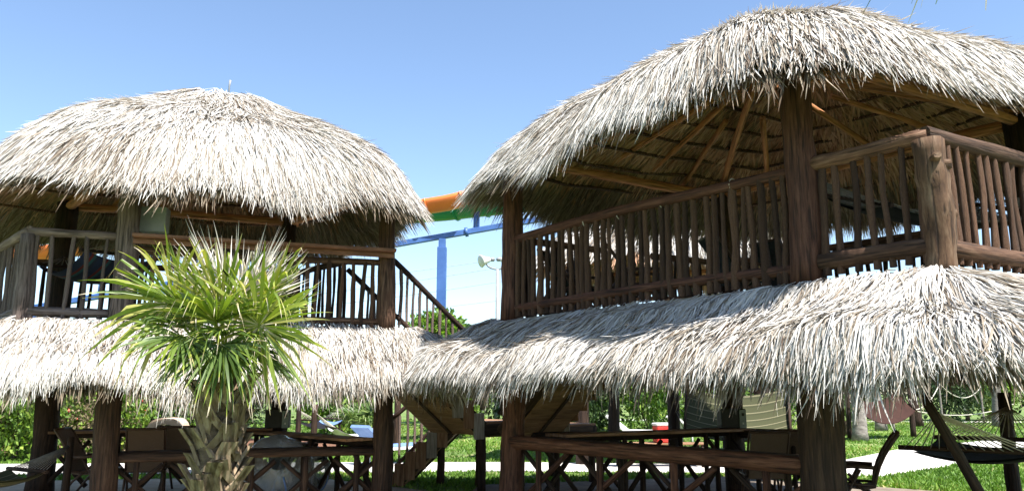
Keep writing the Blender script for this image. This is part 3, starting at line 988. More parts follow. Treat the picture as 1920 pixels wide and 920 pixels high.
# ------------------------------------------------------------------ stairs
def stair_flight(parent, top, e, drop, run, width, n, rails=(True, True), soffit=True, clad=(True, True)):
    top = Vector(top)
    e = Vector((e[0], e[1], 0)).normalized()
    s = Vector((e.y, -e.x, 0))
    bot = top + e * run - Vector((0, 0, drop))
    for sg in (-1, 1):
        o = s * (width / 2 * sg)
        plank('stringer', parent, top + o - Vector((0, 0, .16)), bot + o - Vector((0, 0, .10)), .05, .26, 'plank_dark')
    for k in range(n):
        t = (k + .5) / n
        z = top.z - drop * (k + 1) / n
        c = top + e * (run * t)
        c.z = z
        plank('tread', parent, c - s * (width / 2 - .03), c + s * (width / 2 - .03), run / n * 1.08, .04, 'plank_warm', e.cross(s) if False else Vector((0, 0, 1)))
        f = top + e * (run * (k) / n)
        f.z = z + .02
        plank('riser', parent, f + s * -(width / 2 - .03) + Vector((0, 0, drop / n * .42)), f + s * (width / 2 - .03) + Vector((0, 0, drop / n * .42)), .025, drop / n * .80, 'plank_warm')
        for sg, on in zip((-1, 1), clad):
            if on:
                q = c + s * ((width / 2 + .042) * sg)
                h = random.uniform(.16, .24)
                plank('side_board', parent, q - Vector((0, 0, .26)), q + Vector((0, 0, h)), run / n * .96, .028, random.choice(['plank_warm', 'plank_warm', 'plank_grey']), s)
    if soffit:
        sl = (bot - top)
        nrm = e * drop + Vector((0, 0, run))
        nrm.normalize()
        m = 16
        for k in range(m):
            c = top + sl * ((k + .5) / m) - nrm * .235
            plank('soffit_board', parent, c - s * (width / 2 - .01), c + s * (width / 2 - .01), sl.length / m * .955, .018, 'plank_warm_lit', nrm)
        c0, c1 = top + sl * .02 - nrm * .262, top + sl * .98 - nrm * .262
        plank('batten', parent, c0, c1, .07, .03, 'plank_dark', nrm)
    for sg, on in zip((-1, 1), rails):
        if not on:
            continue
        o = s * (width / 2 * sg + .05 * sg)
        up = Vector((0, 0, 1.1))
        log('handrail', parent, top + o + up - e * .08, bot + o + up + e * .1, .045, .042, 'log_dark', 8, 8, .06)
        log('bottom_rail', parent, top + o + up * .22, bot + o + up * .22, .036, .036, 'log_dark', 7, 8, .06)
        m = int(run / .125)
        for k in range(m):
            t = (k + .5) / m
            p = top + (bot - top) * t + o
            baluster(parent, p + up * .14, p + up * .99, .026 * random.uniform(.85, 1.2), 'log_grey')


def landing(parent, c, size, z, rot, legs=True):
    e = Vector((math.cos(rot), math.sin(rot), 0))
    s = Vector((-e.y, e.x, 0))
    c = Vector((c[0], c[1], z))
    n = max(3, int(size[1] / .16))
    for k in range(n):
        o = s * (size[1] * ((k + .5) / n - .5))
        plank('landing_board', parent, c + o - e * size[0] / 2, c + o + e * size[0] / 2, size[1] / n * .95, .04, 'plank_warm')
    for sg in (-1, 1):
        o = s * (size[1] / 2 * sg)
        plank('rim_board', parent, c + o - e * size[0] / 2 - Vector((0, 0, .11)), c + o + e * size[0] / 2 - Vector((0, 0, .11)), .05, .18, 'plank_dark')
        for sh in (-1, 1):
            q = c + o * .94 + e * (size[0] / 2 * .92 * sh)
            log('post', parent, (q.x, q.y, 0), (q.x, q.y, z - .03), .07, .065, 'log_dark', 6, 9, .06)


# left hut stair: down to the right and away, landing, then back left
eA = Vector((.72, .694, 0))
topA = Vector((-2.24, 12.45, ZDL))
stA = thing('wooden_staircase', (-.3, 13.6, 0), 'switchback timber staircase rising to the left hut between both huts', 'staircase')
stair_flight(stA, topA, eA, 1.42, 1.85, 1.2, 8, clad=(False, True))
cA = topA + eA * (1.85 + .5)
landing(stA, (cA.x, cA.y), (1.0, 1.15), 1.10, math.atan2(eA.y, eA.x))
stair_flight(stA, (cA.x - .55, cA.y + .42, 1.10), (-1, .06), 1.10, 1.12, .9, 6, rails=(False, True), soffit=True, clad=(True, False))
log('post', stA, (cA.x - 1.75, cA.y + .98, 0), (cA.x - 1.75, cA.y + .98, 1.18), .06, .055, 'log_grey', 6, 9)
# right hut stair: from its left side down towards the back left
tB = Vector((*lerp2(P1, P4, STB), ZD))
eB = Vector((-.72, .69, 0))
tB2 = tB + eB * .42
stB = thing('wooden_staircase', (1.0, 13.2, 0), 'timber staircase rising under the nearer hut, its boarded underside facing out', 'staircase')
stair_flight(stB, tB2, eB, 1.6, 1.75, 1.25, 9, rails=(True, True), clad=(False, True))
cB = tB2 + eB * (1.75 + .5)
landing(stB, (cB.x + .55, cB.y + .45), (2.1, 1.05), 1.02, math.atan2(-eB.x, eB.y) + math.pi)

# ------------------------------------------------------------------ plants
def fan_leaf(parent, hub, axis, nrm, Rr, n=34, spread=R(140), mat='frond', droop=.35, stem=None, tone0=.5, dry=0.12, name='frond', wmul=1.0, cup=.18):
    hub, axis = Vector(hub), Vector(axis).normalized()
    nrm = Vector(nrm)
    nrm = (nrm - axis * nrm.dot(axis)).normalized()
    side = axis.cross(nrm)
    V, Q, T = [], [], []
    qs = [0.02, .3, .52, .74, .9, 1.0]
    for i in range(n):
        f = (i + .5) / n * 2 - 1
        a = f * spread + random.uniform(-.04, .04)
        ln = Rr * (1 - .22 * abs(f) ** 1.5) * random.uniform(.88, 1.08)
        v = axis * math.cos(a) + side * math.sin(a) + nrm * (cup * random.uniform(.4, 1.5))
        v.normalize()
        wd = (nrm.cross(v)).normalized()
        tw = (.6 if i % 2 else -.6) + random.uniform(-.3, .3)
        wd = wd * math.cos(tw) + nrm * math.sin(tw)
        dr = droop * random.uniform(.45, 1.6)
        kink = random.uniform(.55, .85) if random.random() < .3 else 9
        tn = min(.93 if tone0 < .95 else 1.0, max(0, tone0 + random.uniform(-.28, .28) * (1 if tone0 < .95 else .3)))
        tipdry = random.random() < .55
        b = len(V)
        wbase = Rr * .030 * wmul * random.uniform(.8, 1.15)
        for q in qs:
            p = hub + v * (ln * q) - Vector((0, 0, 1)) * (dr * ln * q ** 2.6)
            if q > kink:
                p = p - Vector((0, 0, 1)) * (ln * (q - kink) * .9) - v * (ln * (q - kink) * .45)
            w = wbase * min(1, q / .42 + .1) * (1 if q < .6 else max(.06, (1 - q) / .42))
            V += [p - wd * w, p + wd * w]
            tq = tn + (.12 if q < .15 else 0)
            if tipdry and q > .88:
                tq = 1.0
            if dry > random.random() and q > .7:
                tq = .97
            T += [tq, tq]
        for k in range(len(qs) - 1):
            o = b + 2 * k
            Q.append((o, o + 1, o + 3, o + 2))
    if stem is not None:
        st = Vector(stem)
        mid = (st + hub) / 2 + Vector((0, 0, .06))
        vs, fs = tube_np([st, mid, hub, hub + axis * Rr * .2], [.020, .015, .012, .005], 5)
        b = len(V)
        V += vs
        T += [.8] * len(vs)
        quads = [tuple(i + b for i in f) for f in fs if len(f) == 4]
        Q += quads
    base = W[parent.name].translation
    me = mesh_np(name, np.array([tuple(v - base) for v in V]), np.array(Q), [M[mat]], np.array(T))
    return put(bpy.data.objects.new(name, me), parent, Matrix.Translation(base))


def boots(parent, x, y, z0, z1, r, n):
    """criss-cross split leaf bases on a palm trunk"""
    bm = []
    for i in range(n):
        z = z0 + (z1 - z0) * (i + .5) / n
        a = i * 2.399 + random.uniform(-.2, .2)
        ln = random.uniform(.17, .28) * r / .16
        d = Vector((math.cos(a), math.sin(a), 0))
        s = Vector((-d.y, d.x, 0))
        rr = r * (.90 + .12 * random.random())
        p0 = Vector((x, y, z)) + d * rr * .82
        out = random.uniform(.30, .60)
        tip = p0 + d * ln * out + Vector((0, 0, ln * .92)) + s * ((1 if i % 2 else -1) * random.uniform(.25, .60)) * ln
        w0, w1, th = .085 * r / .16, .047 * r / .16, .028
        vs, fs = [], []
        # a Y: two feet joining in one stub
        for sg in (-1, 1):
            o = len(vs)
            f0 = p0 + s * (w0 * sg) - Vector((0, 0, .05))
            mid = p0 + (tip - p0) * .45
            for (c, w) in ((f0, .035 * r / .16), (mid, w1 * .9), (tip, w1 * random.uniform(.8, 1.1))):
                for (u, v) in ((-1, -1), (1, -1), (1, 1), (-1, 1)):
                    vs.append(c + s * (w * u + (w1 * .35 * sg if c is not f0 else 0)) + d * (th * v * .6))
            for k in range(2):
                for j in range(4):
                    a0, b0 = o + k * 4 + j, o + k * 4 + (j + 1) % 4
                    fs.append((a0, b0, b0 + 4, a0 + 4))
            fs.append((o + 8, o + 9, o + 10, o + 11))
        base = Vector((x, y, z))
        me = mesh_py('leaf_base', [v - base for v in vs], fs, [M['boot']])
        put(bpy.data.objects.new('leaf_base', me), parent, Matrix.Translation(base))


# foreground fan palm
px, py = -2.74, 7.5
palm = thing('fan_palm', (px, py, 0), 'short fan palm with spiky green fronds and criss-cross leaf bases, before the left hut', 'palm')
log('trunk', palm, (px, py, 0), (px - .01, py, 1.62), .21, .15, 'palm_trunk', 9, 14, .06, .02)
boots(palm, px, py, .35, 1.66, .185, 52)
cz = 1.62
fr = []
# the two big fans that face the camera, then the rest of the crown
fr.append(((px + .44, py - .42, 2.20), (.30, -.30, .9), (.0, -1, .25), .88, .82, R(168), .14))
fr.append(((px - .42, py - .30, 2.42), (-.38, -.22, .95), (.1, -1, .2), .86, .78, R(140), .22))
fr.append(((px - .25, py - .45, 2.10), (-.25, -.55, -.3), (-.1, -.9, .4), .62, .50, R(110), .24))
fr.append(((px + .12, py - .45, 2.02), (.12, -.5, -.5), (0, -.9, .3), .60, .40, R(100), .24))
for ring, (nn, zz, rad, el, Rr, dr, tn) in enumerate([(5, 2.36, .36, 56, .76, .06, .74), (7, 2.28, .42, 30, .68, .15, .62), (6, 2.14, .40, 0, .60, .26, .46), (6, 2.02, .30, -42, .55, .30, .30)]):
    for i in range(nn):
        a = 2 * math.pi * (i + .35 * ring + random.uniform(-.2, .2)) / nn
        e = R(el + random.uniform(-10, 10))
        ax = Vector((math.cos(a) * math.cos(e), math.sin(a) * math.cos(e), math.sin(e)))
        hub = (px + math.cos(a) * rad, py + math.sin(a) * rad, zz + random.uniform(-.06, .06))
        up = Vector((-math.cos(a) * math.sin(e), -math.sin(a) * math.sin(e), math.cos(e)))
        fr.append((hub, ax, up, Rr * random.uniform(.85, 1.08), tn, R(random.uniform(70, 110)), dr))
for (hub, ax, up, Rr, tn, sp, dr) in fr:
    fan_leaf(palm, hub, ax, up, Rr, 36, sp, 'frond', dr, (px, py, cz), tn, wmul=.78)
# old dried leaf threads standing in the heart of the crown
for i in range(8):
    a = i * 1.3
    fan_leaf(palm, (px + .10 * math.cos(a) + .05, py + .14 * math.sin(a), 2.35), (.25 * math.cos(a), .25 * math.sin(a), 1), (math.cos(a), math.sin(a), 0), .95, 26, R(62), 'frond_dry', .08, (px, py, cz), .8, 1.0, 'dry_frond', .34, .1)

# palm beside the camera: only the tips of one frond reach into the top of the view
qx, qy = 2.98, 1.3
palm2 = thing('fan_palm', (qx, qy, 0), 'palm frond tips hanging into the top edge of the view before the sky', 'palm')
log('trunk', palm2, (qx, qy, 0), (qx, qy, 3.5), .16, .12, 'palm_trunk', 9, 12, .06, .03)
for i in range(7):
    a = R(125) + i * 2 * math.pi / 7
    ax = Vector((math.cos(a), math.sin(a), .0))
    hub = Vector((qx, qy, 3.55)) + ax * 1.5 + Vector((0, 0, .24))
    fan_leaf(palm2, hub, ax - Vector((0, 0, .1)), (0, 0, 1), .95, 34, R(110) if i else R(36), 'frond', .35, (qx, qy, 3.5), .4)


def foliage_mesh(name, blobs, n, leaf, mat, flat=.0, seed=0):
    g = np.random.default_rng(seed)
    V, T = [], []
    tot = sum(b[3] * b[4] * b[5] for b in blobs)
    for (bx, by, bz, rx, ry, rz) in blobs:
        m = int(n * rx * ry * rz / tot)
        d = g.normal(size=(m, 3))
        d /= np.linalg.norm(d, axis=1, keepdims=True)
        rad = (.45 + .6 * g.random(m) ** .6)
        rad *= 1 + .22 * np.sin(d[:, 0] * 5 + seed) * np.sin(d[:, 1] * 6 + 1) + .15 * np.sin(d[:, 2] * 9 + d[:, 0] * 7)
        P = np.array([bx, by, bz]) + d * rad[:, None] * np.array([rx, ry, rz])
        ax = d + g.normal(0, .7, (m, 3)) + np.array([0, 0, .3])
        ax /= np.linalg.norm(ax, axis=1, keepdims=True)
        up = g.normal(size=(m, 3))
        sd_ = np.cross(ax, up)
        sd_ /= np.linalg.norm(sd_, axis=1, keepdims=True)
        s = leaf * (.6 + .8 * g.random(m))
        a = P
        b_ = P + ax * (s * .5)[:, None] + sd_ * (s * .28)[:, None]
        c = P + ax * s[:, None] + np.array([0, 0, -.15]) * s[:, None]
        e = P + ax * (s * .5)[:, None] - sd_ * (s * .28)[:, None]
        V.append(np.stack([a, b_, c, e], 1).reshape(-1, 3))
        T.append(np.repeat(np.clip(.5 + g.normal(0, .22, m), 0, 1), 4))
    V = np.vstack(V)
    V[:, 2] = np.maximum(V[:, 2], .03)
    T = np.concatenate(T)
    Q = np.arange(len(V)).reshape(-1, 4)
    return mesh_np(name, V, Q, [M[mat]], T)


SHRUB = {}


def shrub_proto(kind, seed):
    g = random.Random(seed)
    blobs = []
    for i in range(7):
        a = g.uniform(0, 6.28)
        rr = g.uniform(0, .62)
        s = g.uniform(.34, .58)
        blobs.append((math.cos(a) * rr, math.sin(a) * rr * .8, g.uniform(.35, .95), s, s, s * g.uniform(.8, 1.15)))
    mat = {'bright': 'leaf_bright', 'dark': 'leaf_dark', 'dry': 'leaf_dry'}[kind]
    fol = foliage_mesh('foliage', blobs, 5200, .085 if kind != 'dry' else .06, mat, seed=seed)
    stems = [log_mesh('stem', 1.0, .022, .012, M['twig'], 4, 5, .1, .08) for _ in range(2)]
    fl = None
    if kind in ('bright', 'dry'):
        vs, fs = [], []
        for _ in range(9):
            a, e = g.uniform(0, 6.28), g.uniform(-.1, 1.2)
            c = Vector((math.cos(a) * math.cos(e) * .98, math.sin(a) * math.cos(e) * .85, .65 + math.sin(e) * .62))
            s = g.uniform(.018, .034)
            o = len(vs)
            vs += [c + Vector(v) * s for v in ((1, 0, 0), (-1, 0, 0), (0, 1, 0), (0, -1, 0), (0, 0, 1), (0, 0, -1))]
            fs += [tuple(o + i for i in f) for f in ((0, 2, 4), (2, 1, 4), (1, 3, 4), (3, 0, 4), (2, 0, 5), (1, 2, 5), (3, 1, 5), (0, 3, 5))]
        fl = mesh_py('blossom', vs, fs, [M['flower']])
    return fol, stems, fl


def shrub(x, y, size, kind, label, var=0, cat='shrub', group=None, flowers=True, name='shrub'):
    key = (kind, var)
    if key not in SHRUB:
        SHRUB[key] = shrub_proto(kind, 11 + var * 7 + len(kind))
    fol, stems, fl = SHRUB[key]
    t = thing(name, (x, y, 0), label, cat, group)
    mt = Matrix.Translation((x, y, 0)) @ Matrix.Rotation(random.uniform(0, 6.28), 4, 'Z') @ Matrix.Diagonal((size[0], size[0], size[1], 1))
    o = put(bpy.data.objects.new('foliage', fol), t, mt)
    o['kind'] = 'stuff'
    for i in range(3):
        a = random.uniform(0, 6.28)
        f = frame((x, y, 0), (x + math.cos(a) * .4 * size[0], y + math.sin(a) * .4 * size[0], size[1] * .9))
        put(bpy.data.objects.new('stem', stems[i % 2]), t, f @ Matrix.Diagonal((1, 1, size[1] * .95, 1)))
    if fl and flowers:
        b = put(bpy.data.objects.new('blossom', fl), t, mt)
        b['kind'] = 'stuff'
    return t


# hedge on the left, behind the lawn
hedge = [(30, 862, 'bright', 1.25, 1.85, 0), (-70, 868, 'dry', 1.2, 1.4, 0), (75, 858, 'dry', 1.1, 1.3, 1), (105, 852, 'bright', 1.2, 1.95, 1), (150, 850, 'bright', 1.1, 1.7, 2),
         (185, 852, 'dry', 1.1, 1.55, 2), (215, 850, 'bright', 1.2, 1.7, 0), (265, 842, 'dark', 1.3, 1.9, 1), (310, 838, 'dark', 1.3, 1.8, 2), (345, 835, 'bright', 1.2, 1.6, 0)]
HL = {0: 'bright green flowering hedge shrub at the far left edge', 1: 'dry brown hedge shrub just beyond the left edge of the lawn', 2: 'dry brownish hedge shrub left of the dark rear post of the left hut',
      3: 'bright green hedge shrub with red blossoms behind the leftmost dark post', 4: 'bright green red-blossomed hedge shrub right of the leftmost dark post',
      5: 'dry twiggy pinkish hedge shrub behind the brown sling chair', 6: 'light green shrub behind the front left post of the left hut', 7: 'dark green shrub left of the beige plastic shelter',
      8: 'dark green shrub behind the beige plastic shelter', 9: 'light green shrub just left of the fan palm trunk'}
for i, (hx, hy, kd, sx, sz, vr) in enumerate(hedge):
    p = at_z(hx, hy)
    shrub(p.x, p.y, (sx, sz), kd, HL[i], vr, group='hedge shrubs')
back = [(-9.5, 27, 'dark', 2.0, 2.4, 0), (-7, 30, 'bright', 1.8, 2.2, 1), (-5.2, 27, 'bright', 1.5, 2.0, 2), (-2.2, 29, 'bright', 1.7, 2.1, 0), (0.2, 31, 'dark', 2.0, 2.3, 1), (2.6, 33, 'dark', 2.2, 2.6, 2),
        (5.5, 32, 'bright', 2.0, 2.4, 1), (8.5, 34, 'bright', 2.2, 2.7, 0), (11, 36, 'dark', 2.2, 2.6, 0), (13.5, 40, 'bright', 2.0, 2.3, 2), (17, 44, 'dark', 2.4, 2.8, 1), (20, 46, 'dark', 2.4, 2.6, 2),
        (24.5, 45, 'dark', 2.4, 2.8, 0), (28, 46, 'bright', 2.3, 2.6, 1), (31.5, 45, 'dark', 2.4, 2.8, 2), (-13, 30, 'dark', 2.4, 2.8, 2), (-17, 29, 'dark', 2.4, 3.0, 1), (-21, 30, 'dark', 2.4, 2.9, 0)]
for i, (bx, by, kd, sx, sz, vr) in enumerate(back):
    seen = {2: 'light green shrub behind the white hammock under the left hut eave', 3: 'light green shrub between the left hut and the stairs', 4: 'dark shrub behind the foot of the stairs',
            6: 'light green shrub behind the striped hammock', 8: 'dark shrub behind the thick front post of the nearer hut', 9: 'light green shrub behind the grey palm trunks',
            10: 'dark shrub behind the slanting hammock pole, far across the lawn', 13: 'light green shrub at the far right edge beyond the lawn'}
    shrub(bx, by, (sx, sz), kd, seen.get(i) or {'dark': 'dark green background shrub glimpsed beneath the hut eaves', 'bright': 'light green background shrub glimpsed beneath the hut eaves'}[kd], vr,
          group={'dark': 'dark background shrubs', 'bright': 'light background shrubs'}[kd], flowers=False)


def tree(name, x, y, h, cr, label, seed, mat='leaf_bright', trunk_r=.14):
    t = thing(name, (x, y, 0), label, 'tree')
    log('trunk', t, (x, y, 0), (x + .1, y, h * .72), trunk_r, trunk_r * .5, 'bark_grey', 8, 9, .06, .08)
    g = random.Random(seed)
    blobs = []
    for i in range(9):
        a = g.uniform(0, 6.28)
        rr = g.uniform(.2, .75) * cr
        c = (math.cos(a) * rr, math.sin(a) * rr, h * g.uniform(.62, .90))
        s = cr * g.uniform(.30, .5)
        blobs.append((*c, s, s, s * .8))
        log('limb', t, (x + .05, y, h * g.uniform(.35, .6)), (x + c[0], y + c[1], c[2]), trunk_r * .4, trunk_r * .15, 'bark_grey', 4, 6, .06)
    me = foliage_mesh('crown', blobs, 3800, .21, mat, seed=seed)
    put(bpy.data.objects.new('crown', me), t, Matrix.Translation((x, y, 0)))['kind'] = 'stuff'


tp = at_y(838, 735, 27)
tree('tree', tp.x, 27, 4.4, 1.3, 'light green tree showing through the slanting stair rail between the huts', 5)

# clump palms on the far lawn
def clump_palm(x, y, h, n, label, group=None, nleaf=22):
    t = thing('palm_shrub', (x, y, 0), label, 'palm', group)
    log('trunk', t, (x, y, 0), (x, y, h * .28), .12, .10, 'palm_trunk', 4, 9, .08)
    for i in range(n):
        a = i * 2.399
        e = R(12 + 62 * ((i * .618) % 1))
        ax = Vector((math.cos(a) * math.cos(e), math.sin(a) * math.cos(e), math.sin(e)))
        up = Vector((-math.cos(a) * math.sin(e), -math.sin(a) * math.sin(e), math.cos(e)))
        hub = Vector((x, y, h * .28)) + ax * h * .36
        fan_leaf(t, hub, ax, up, h * .42, nleaf, R(105), 'frond_far', .3, (x, y, h * .25), .55, 0, 'frond', 1.3)
    return t


p = at_z(1815, 788)
clump_palm(p.x, p.y, 2.5, 16, 'bushy fan palm on the far lawn behind the rope fence', 'palm shrubs')
p = at_z(682, 842)
clump_palm(p.x, p.y, 1.7, 14, 'low spiky palm between the posts of the left hut, beyond the white hammock', 'palm shrubs')
p = at_z(1590, 815)
clump_palm(p.x, p.y, 1.9, 12, 'dark palm shrub just right of the thick front post of the nearer hut', 'palm shrubs')

# ------------------------------------------------------------------ far lawn: trunks, rope fence
def trunk_thing(px0, pyb, h, r, label, lean=0.0, mat='bark_grey'):
    p = at_z(px0, pyb)
    t = thing('tree', (p.x, p.y, 0), label, 'tree', 'bare trunks on the far lawn')
    log('trunk', t, p, p + Vector((lean, 0, h)), r, r * .8, mat, 8, 10, .05, .04, .25)
    # fan crown above, hidden behind the thatch from here
    top = p + Vector((lean, 0, h))
    for i in range(8):
        a = i * 2.399
        e = R(-10 + 60 * ((i * .618) % 1))
        ax = Vector((math.cos(a) * math.cos(e), math.sin(a) * math.cos(e), math.sin(e)))
        up = Vector((-math.cos(a) * math.sin(e), -math.sin(a) * math.sin(e), math.cos(e)))
        fan_leaf(t, top + ax * .45, ax, up, .55, 16, R(110), 'frond_far', .4, top, .5, 0, 'frond', 1.3)
    return t


trunk_thing(1612, 826, 2.3, .24, 'grey palm trunk right of the thick front post, nearest on the far lawn')
trunk_thing(1652, 807, 2.7, .22, 'slimmer grey palm trunk between two others, before the brown hammock', -.2)
trunk_thing(1722, 799, 2.9, .22, 'dark leaning palm trunk behind the slanting hammock pole', -.3, 'log_dark')
trunk_thing(1873, 799, 2.9, .24, 'grey trunk left of the rightmost hut post, behind the hammock')
trunk_thing(1438, 822, 2.4, .24, 'grey trunk behind the striped hammock inside the nearer hut')

fp = []
for i, (a, b, c, lab) in enumerate(((1677, 808, 738, 'leftmost slim grey pole of the rope fence'), (1769, 800, 715, 'middle slim pole of the rope fence, before the fan palm'),
                      (1846, 793, 722, 'right slim pole of the rope fence, beside the far fan palm'))):
    p = at_z(a, b)
    top = at_y(c and a - 9, c, p.y)
    t = thing('fence_pole', p, lab, 'pole', 'rope fence poles')
    log('pole', t, p, (top.x, p.y, top.z), .055, .045, 'bark_grey', 6, 8, .06)
    fp.append(Vector((top.x, p.y - .06, top.z - .1)))


def swag(a, b, sag, n=10):
    return [a + (b - a) * (i / n) - Vector((0, 0, sag * 4 * (i / n) * (1 - i / n))) for i in range(n + 1)]


aL = at_y(1625, 775, fp[0].y)
aR = at_y(1900, 757, fp[2].y)
for k, (a, b, sg, lab) in enumerate(((aL, fp[0], .12, 'pale rope from the grey palm trunk to the leftmost fence pole'), (fp[0], fp[1], .85, 'pale sagging rope between the left and middle fence poles'),
                       (fp[1], fp[2], .60, 'pale sagging rope between the middle and right fence poles'), (fp[0] - Vector((0, 0, .35)), aR, .5, 'lower pale rope running right behind the fence poles'))):
    o = tube('rope', None, swag(a, b, sg, 14), .022, 'rope_white', 6)
    tag(o, lab, 'rope', 'rope fence swags')


# ------------------------------------------------------------------ hammocks
def hammock(name, label, A, B, width, sag, f0=.24, f1=.76, style='rope', mat='cloth_dark', cord='rope_white', ncord=16, bar='log_dark', group='hammocks', tilt=0.0):
    A, B = Vector(A), Vector(B)
    t = thing(name, ((A.x + B.x) / 2, (A.y + B.y) / 2, 0), label, 'hammock', group)
    d = (B - A)
    e = Vector((d.x, d.y, 0)).normalized()
    s = Vector((-e.y, e.x, 0))
    s = (s + Vector((0, 0, tilt))).normalized()

    def curve(q):
        return A + d * q - Vector((0, 0, sag * 4 * q * (1 - q)))
    nl, nw = 14, 10
    vs, uv = [], []
    for i in range(nl + 1):
        q = f0 + (f1 - f0) * i / nl
        c = curve(q)
        for j in range(nw + 1):
            w = (j / nw - .5)
            vs.append(c + s * (w * width) - Vector((0, 0, .10 * (1 - (2 * w) ** 2))))
            uv.append((j / nw, i / nl))
    if style == 'cloth' or style == 'both':
        fs = [(i * (nw + 1) + j, i * (nw + 1) + j + 1, (i + 1) * (nw + 1) + j + 1, (i + 1) * (nw + 1) + j) for i in range(nl) for j in range(nw)]
        vs2 = [v - Vector((0, 0, .02)) for v in vs]
        n = len(vs)
        fs2 = [tuple(n + k for k in reversed(f)) for f in fs]
        base = W[t.name].translation
        me = mesh_py('bed', [v - base for v in vs + vs2], fs + fs2, [M[mat]], True, uv + uv)
        put(bpy.data.objects.new('bed', me), t, Matrix.Translation(base))
    if style in ('rope', 'both'):
        lines = []
        off = Vector((0, 0, .025 if style == 'both' else 0))
        for j in range(0, 2 * nw + 1):
            lines.append([curve(f0 + (f1 - f0) * i / nl) + s * ((j / (2 * nw) - .5) * width) - Vector((0, 0, .10 * (1 - (2 * (j / (2 * nw) - .5)) ** 2))) + off for i in range(nl + 1)])
        for i in range(0, 2 * nl + 1):
            q = f0 + (f1 - f0) * i / (2 * nl)
            lines.append([curve(q) + s * ((j / nw - .5) * width) - Vector((0, 0, .10 * (1 - (2 * (j / nw - .5)) ** 2))) + off for j in range(nw + 1)])
        o = join_tubes('netting', t, lines, .007, cord, 4)
        o['kind'] = 'stuff'
    for (q, end, nm) in ((f0, A, 0), (f1, B, 1)):
        c = curve(q)
        log('spreader_bar', t, c - s * (width / 2 + .06), c + s * (width / 2 + .06), .026, .026, bar, 3, 8, .02, 0)
        for j in range(ncord):
            w = (j / (ncord - 1) - .5) * width
            tube('cord', t, [end, end + (c + s * w - end) * .5 - Vector((0, 0, .01)), c + s * w], .0065, cord, 4)
    return t


def rig_post(x, y, h, label, r=.07, mat='log_dark', lean=(0, 0)):
    t = thing('hammock_post', (x, y, 0), label, 'post', 'hammock posts')
    log('post', t, (x, y, 0), (x + lean[0], y + lean[1], h), r, r * .85, mat, 6, 9, .05)
    return t


# big rope hammock at the right, slung from a raking pole
def sling(A, C, f0):
    """far ring so that the bed starts at C, and the sag that takes it there"""
    A, C = Vector(A), Vector(C)
    B = A + (C - A) / f0
    B.z = A.z
    return B, (A.z - C.z) / (4 * f0 * (1 - f0))


hA = Vector((3.78, 7.05, 1.42))
hB, sg = sling(hA, (4.70, 8.2, 1.02), .32)
hammock('rope_hammock', 'dark quilted hammock with pale cords slung under the right side of the nearer hut', hA, hB, 1.25, sg, .32, .72, 'cloth', 'cloth_dark', 'rope_white', 16)
t = thing('hammock_pole', (4.40, 7.0, 0), 'dark wooden pole leaning left in front of the right-hand hammock', 'pole')
log('pole', t, (4.40, 7.0, 0), (3.62, 7.0, 1.60), .052, .045, 'log_dark', 6, 9, .03)
rig_post(hB.x, hB.y + .05, 1.6, 'dark post holding the far end of the right-hand hammock', .09)
# hammock at the left edge
hA = at_y(-180, 850, 9.4)
hB, sg = sling(hA, at_y(-62, 896, 10.0), .36)
hammock('rope_hammock', 'dark hammock with spreader bar cut off by the left edge over the sand', hA, hB, .85, sg, .34, .72, 'cloth', 'stripe_green', 'rope_grey', 12)
rig_post(hA.x, hA.y, hA.z + .2, 'dark post out of view at the near end of the left-edge hammock')
rig_post(hB.x, hB.y, hA.z + .1, 'short dark post at the far end of the left-edge hammock', .05)
# white and blue hammocks behind the left hut
a, b = at_y(590, 772, 21.0), at_y(745, 770, 22.0)
hammock('rope_hammock', 'white rope hammock between the posts behind the left hut', a, b, 1.1, .62, .2, .8, 'cloth', 'cloth_white', 'rope_white', 10)
rig_post(a.x, a.y, a.z + .2, 'dark post at the left end of the white hammock', .09)
rig_post(b.x, b.y, b.z + .5, 'dark post at the right end of the white hammock', .10)
a, b = at_y(560, 768, 25.0), at_y(640, 765, 26.5)
hammock('rope_hammock', 'pale blue hammock beyond the white hammock behind the left hut', a, b, 1.0, .5, .2, .8, 'cloth', 'cloth_blue', 'rope_white', 8)
rig_post(a.x, a.y, a.z + .2, 'dark post at the left end of the pale blue hammock', .09)
rig_post(b.x, b.y, b.z + .2, 'dark post at the right end of the pale blue hammock', .09)
# brown cloth hammock on the far lawn
a, b = at_y(1588, 745, 27.5), at_y(1706, 742, 29.0)
hammock('cloth_hammock', 'brown cloth hammock behind the grey trunks on the far lawn', a, b, 1.0, .55, .06, .94, 'cloth', 'cloth_brown', 'rope_white', 6, tilt=1.1)
rig_post(a.x, a.y, a.z + .3, 'dark post at the left end of the brown hammock', .09)
rig_post(b.x, b.y, b.z + .3, 'dark post at the right end of the brown hammock', .10)
# green striped cloth hammock in the shade of the nearer hut
hammock('cloth_hammock', 'green and cream striped cloth hammock in the shade behind the nearer hut', at_y(1262, 756, 15.2), at_y(1505, 758, 14.4), .95, .25, .10, .9, 'cloth', 'stripe_green', 'rope_grey', 6, tilt=1.6)
a, b = at_y(1262, 756, 15.2), at_y(1505, 758, 14.4)
rig_post(a.x, a.y, 1.9, 'dark post at the left end of the striped hammock', .13)
rig_post(b.x, b.y, 1.9, 'dark post at the right end of the striped hammock', .11)
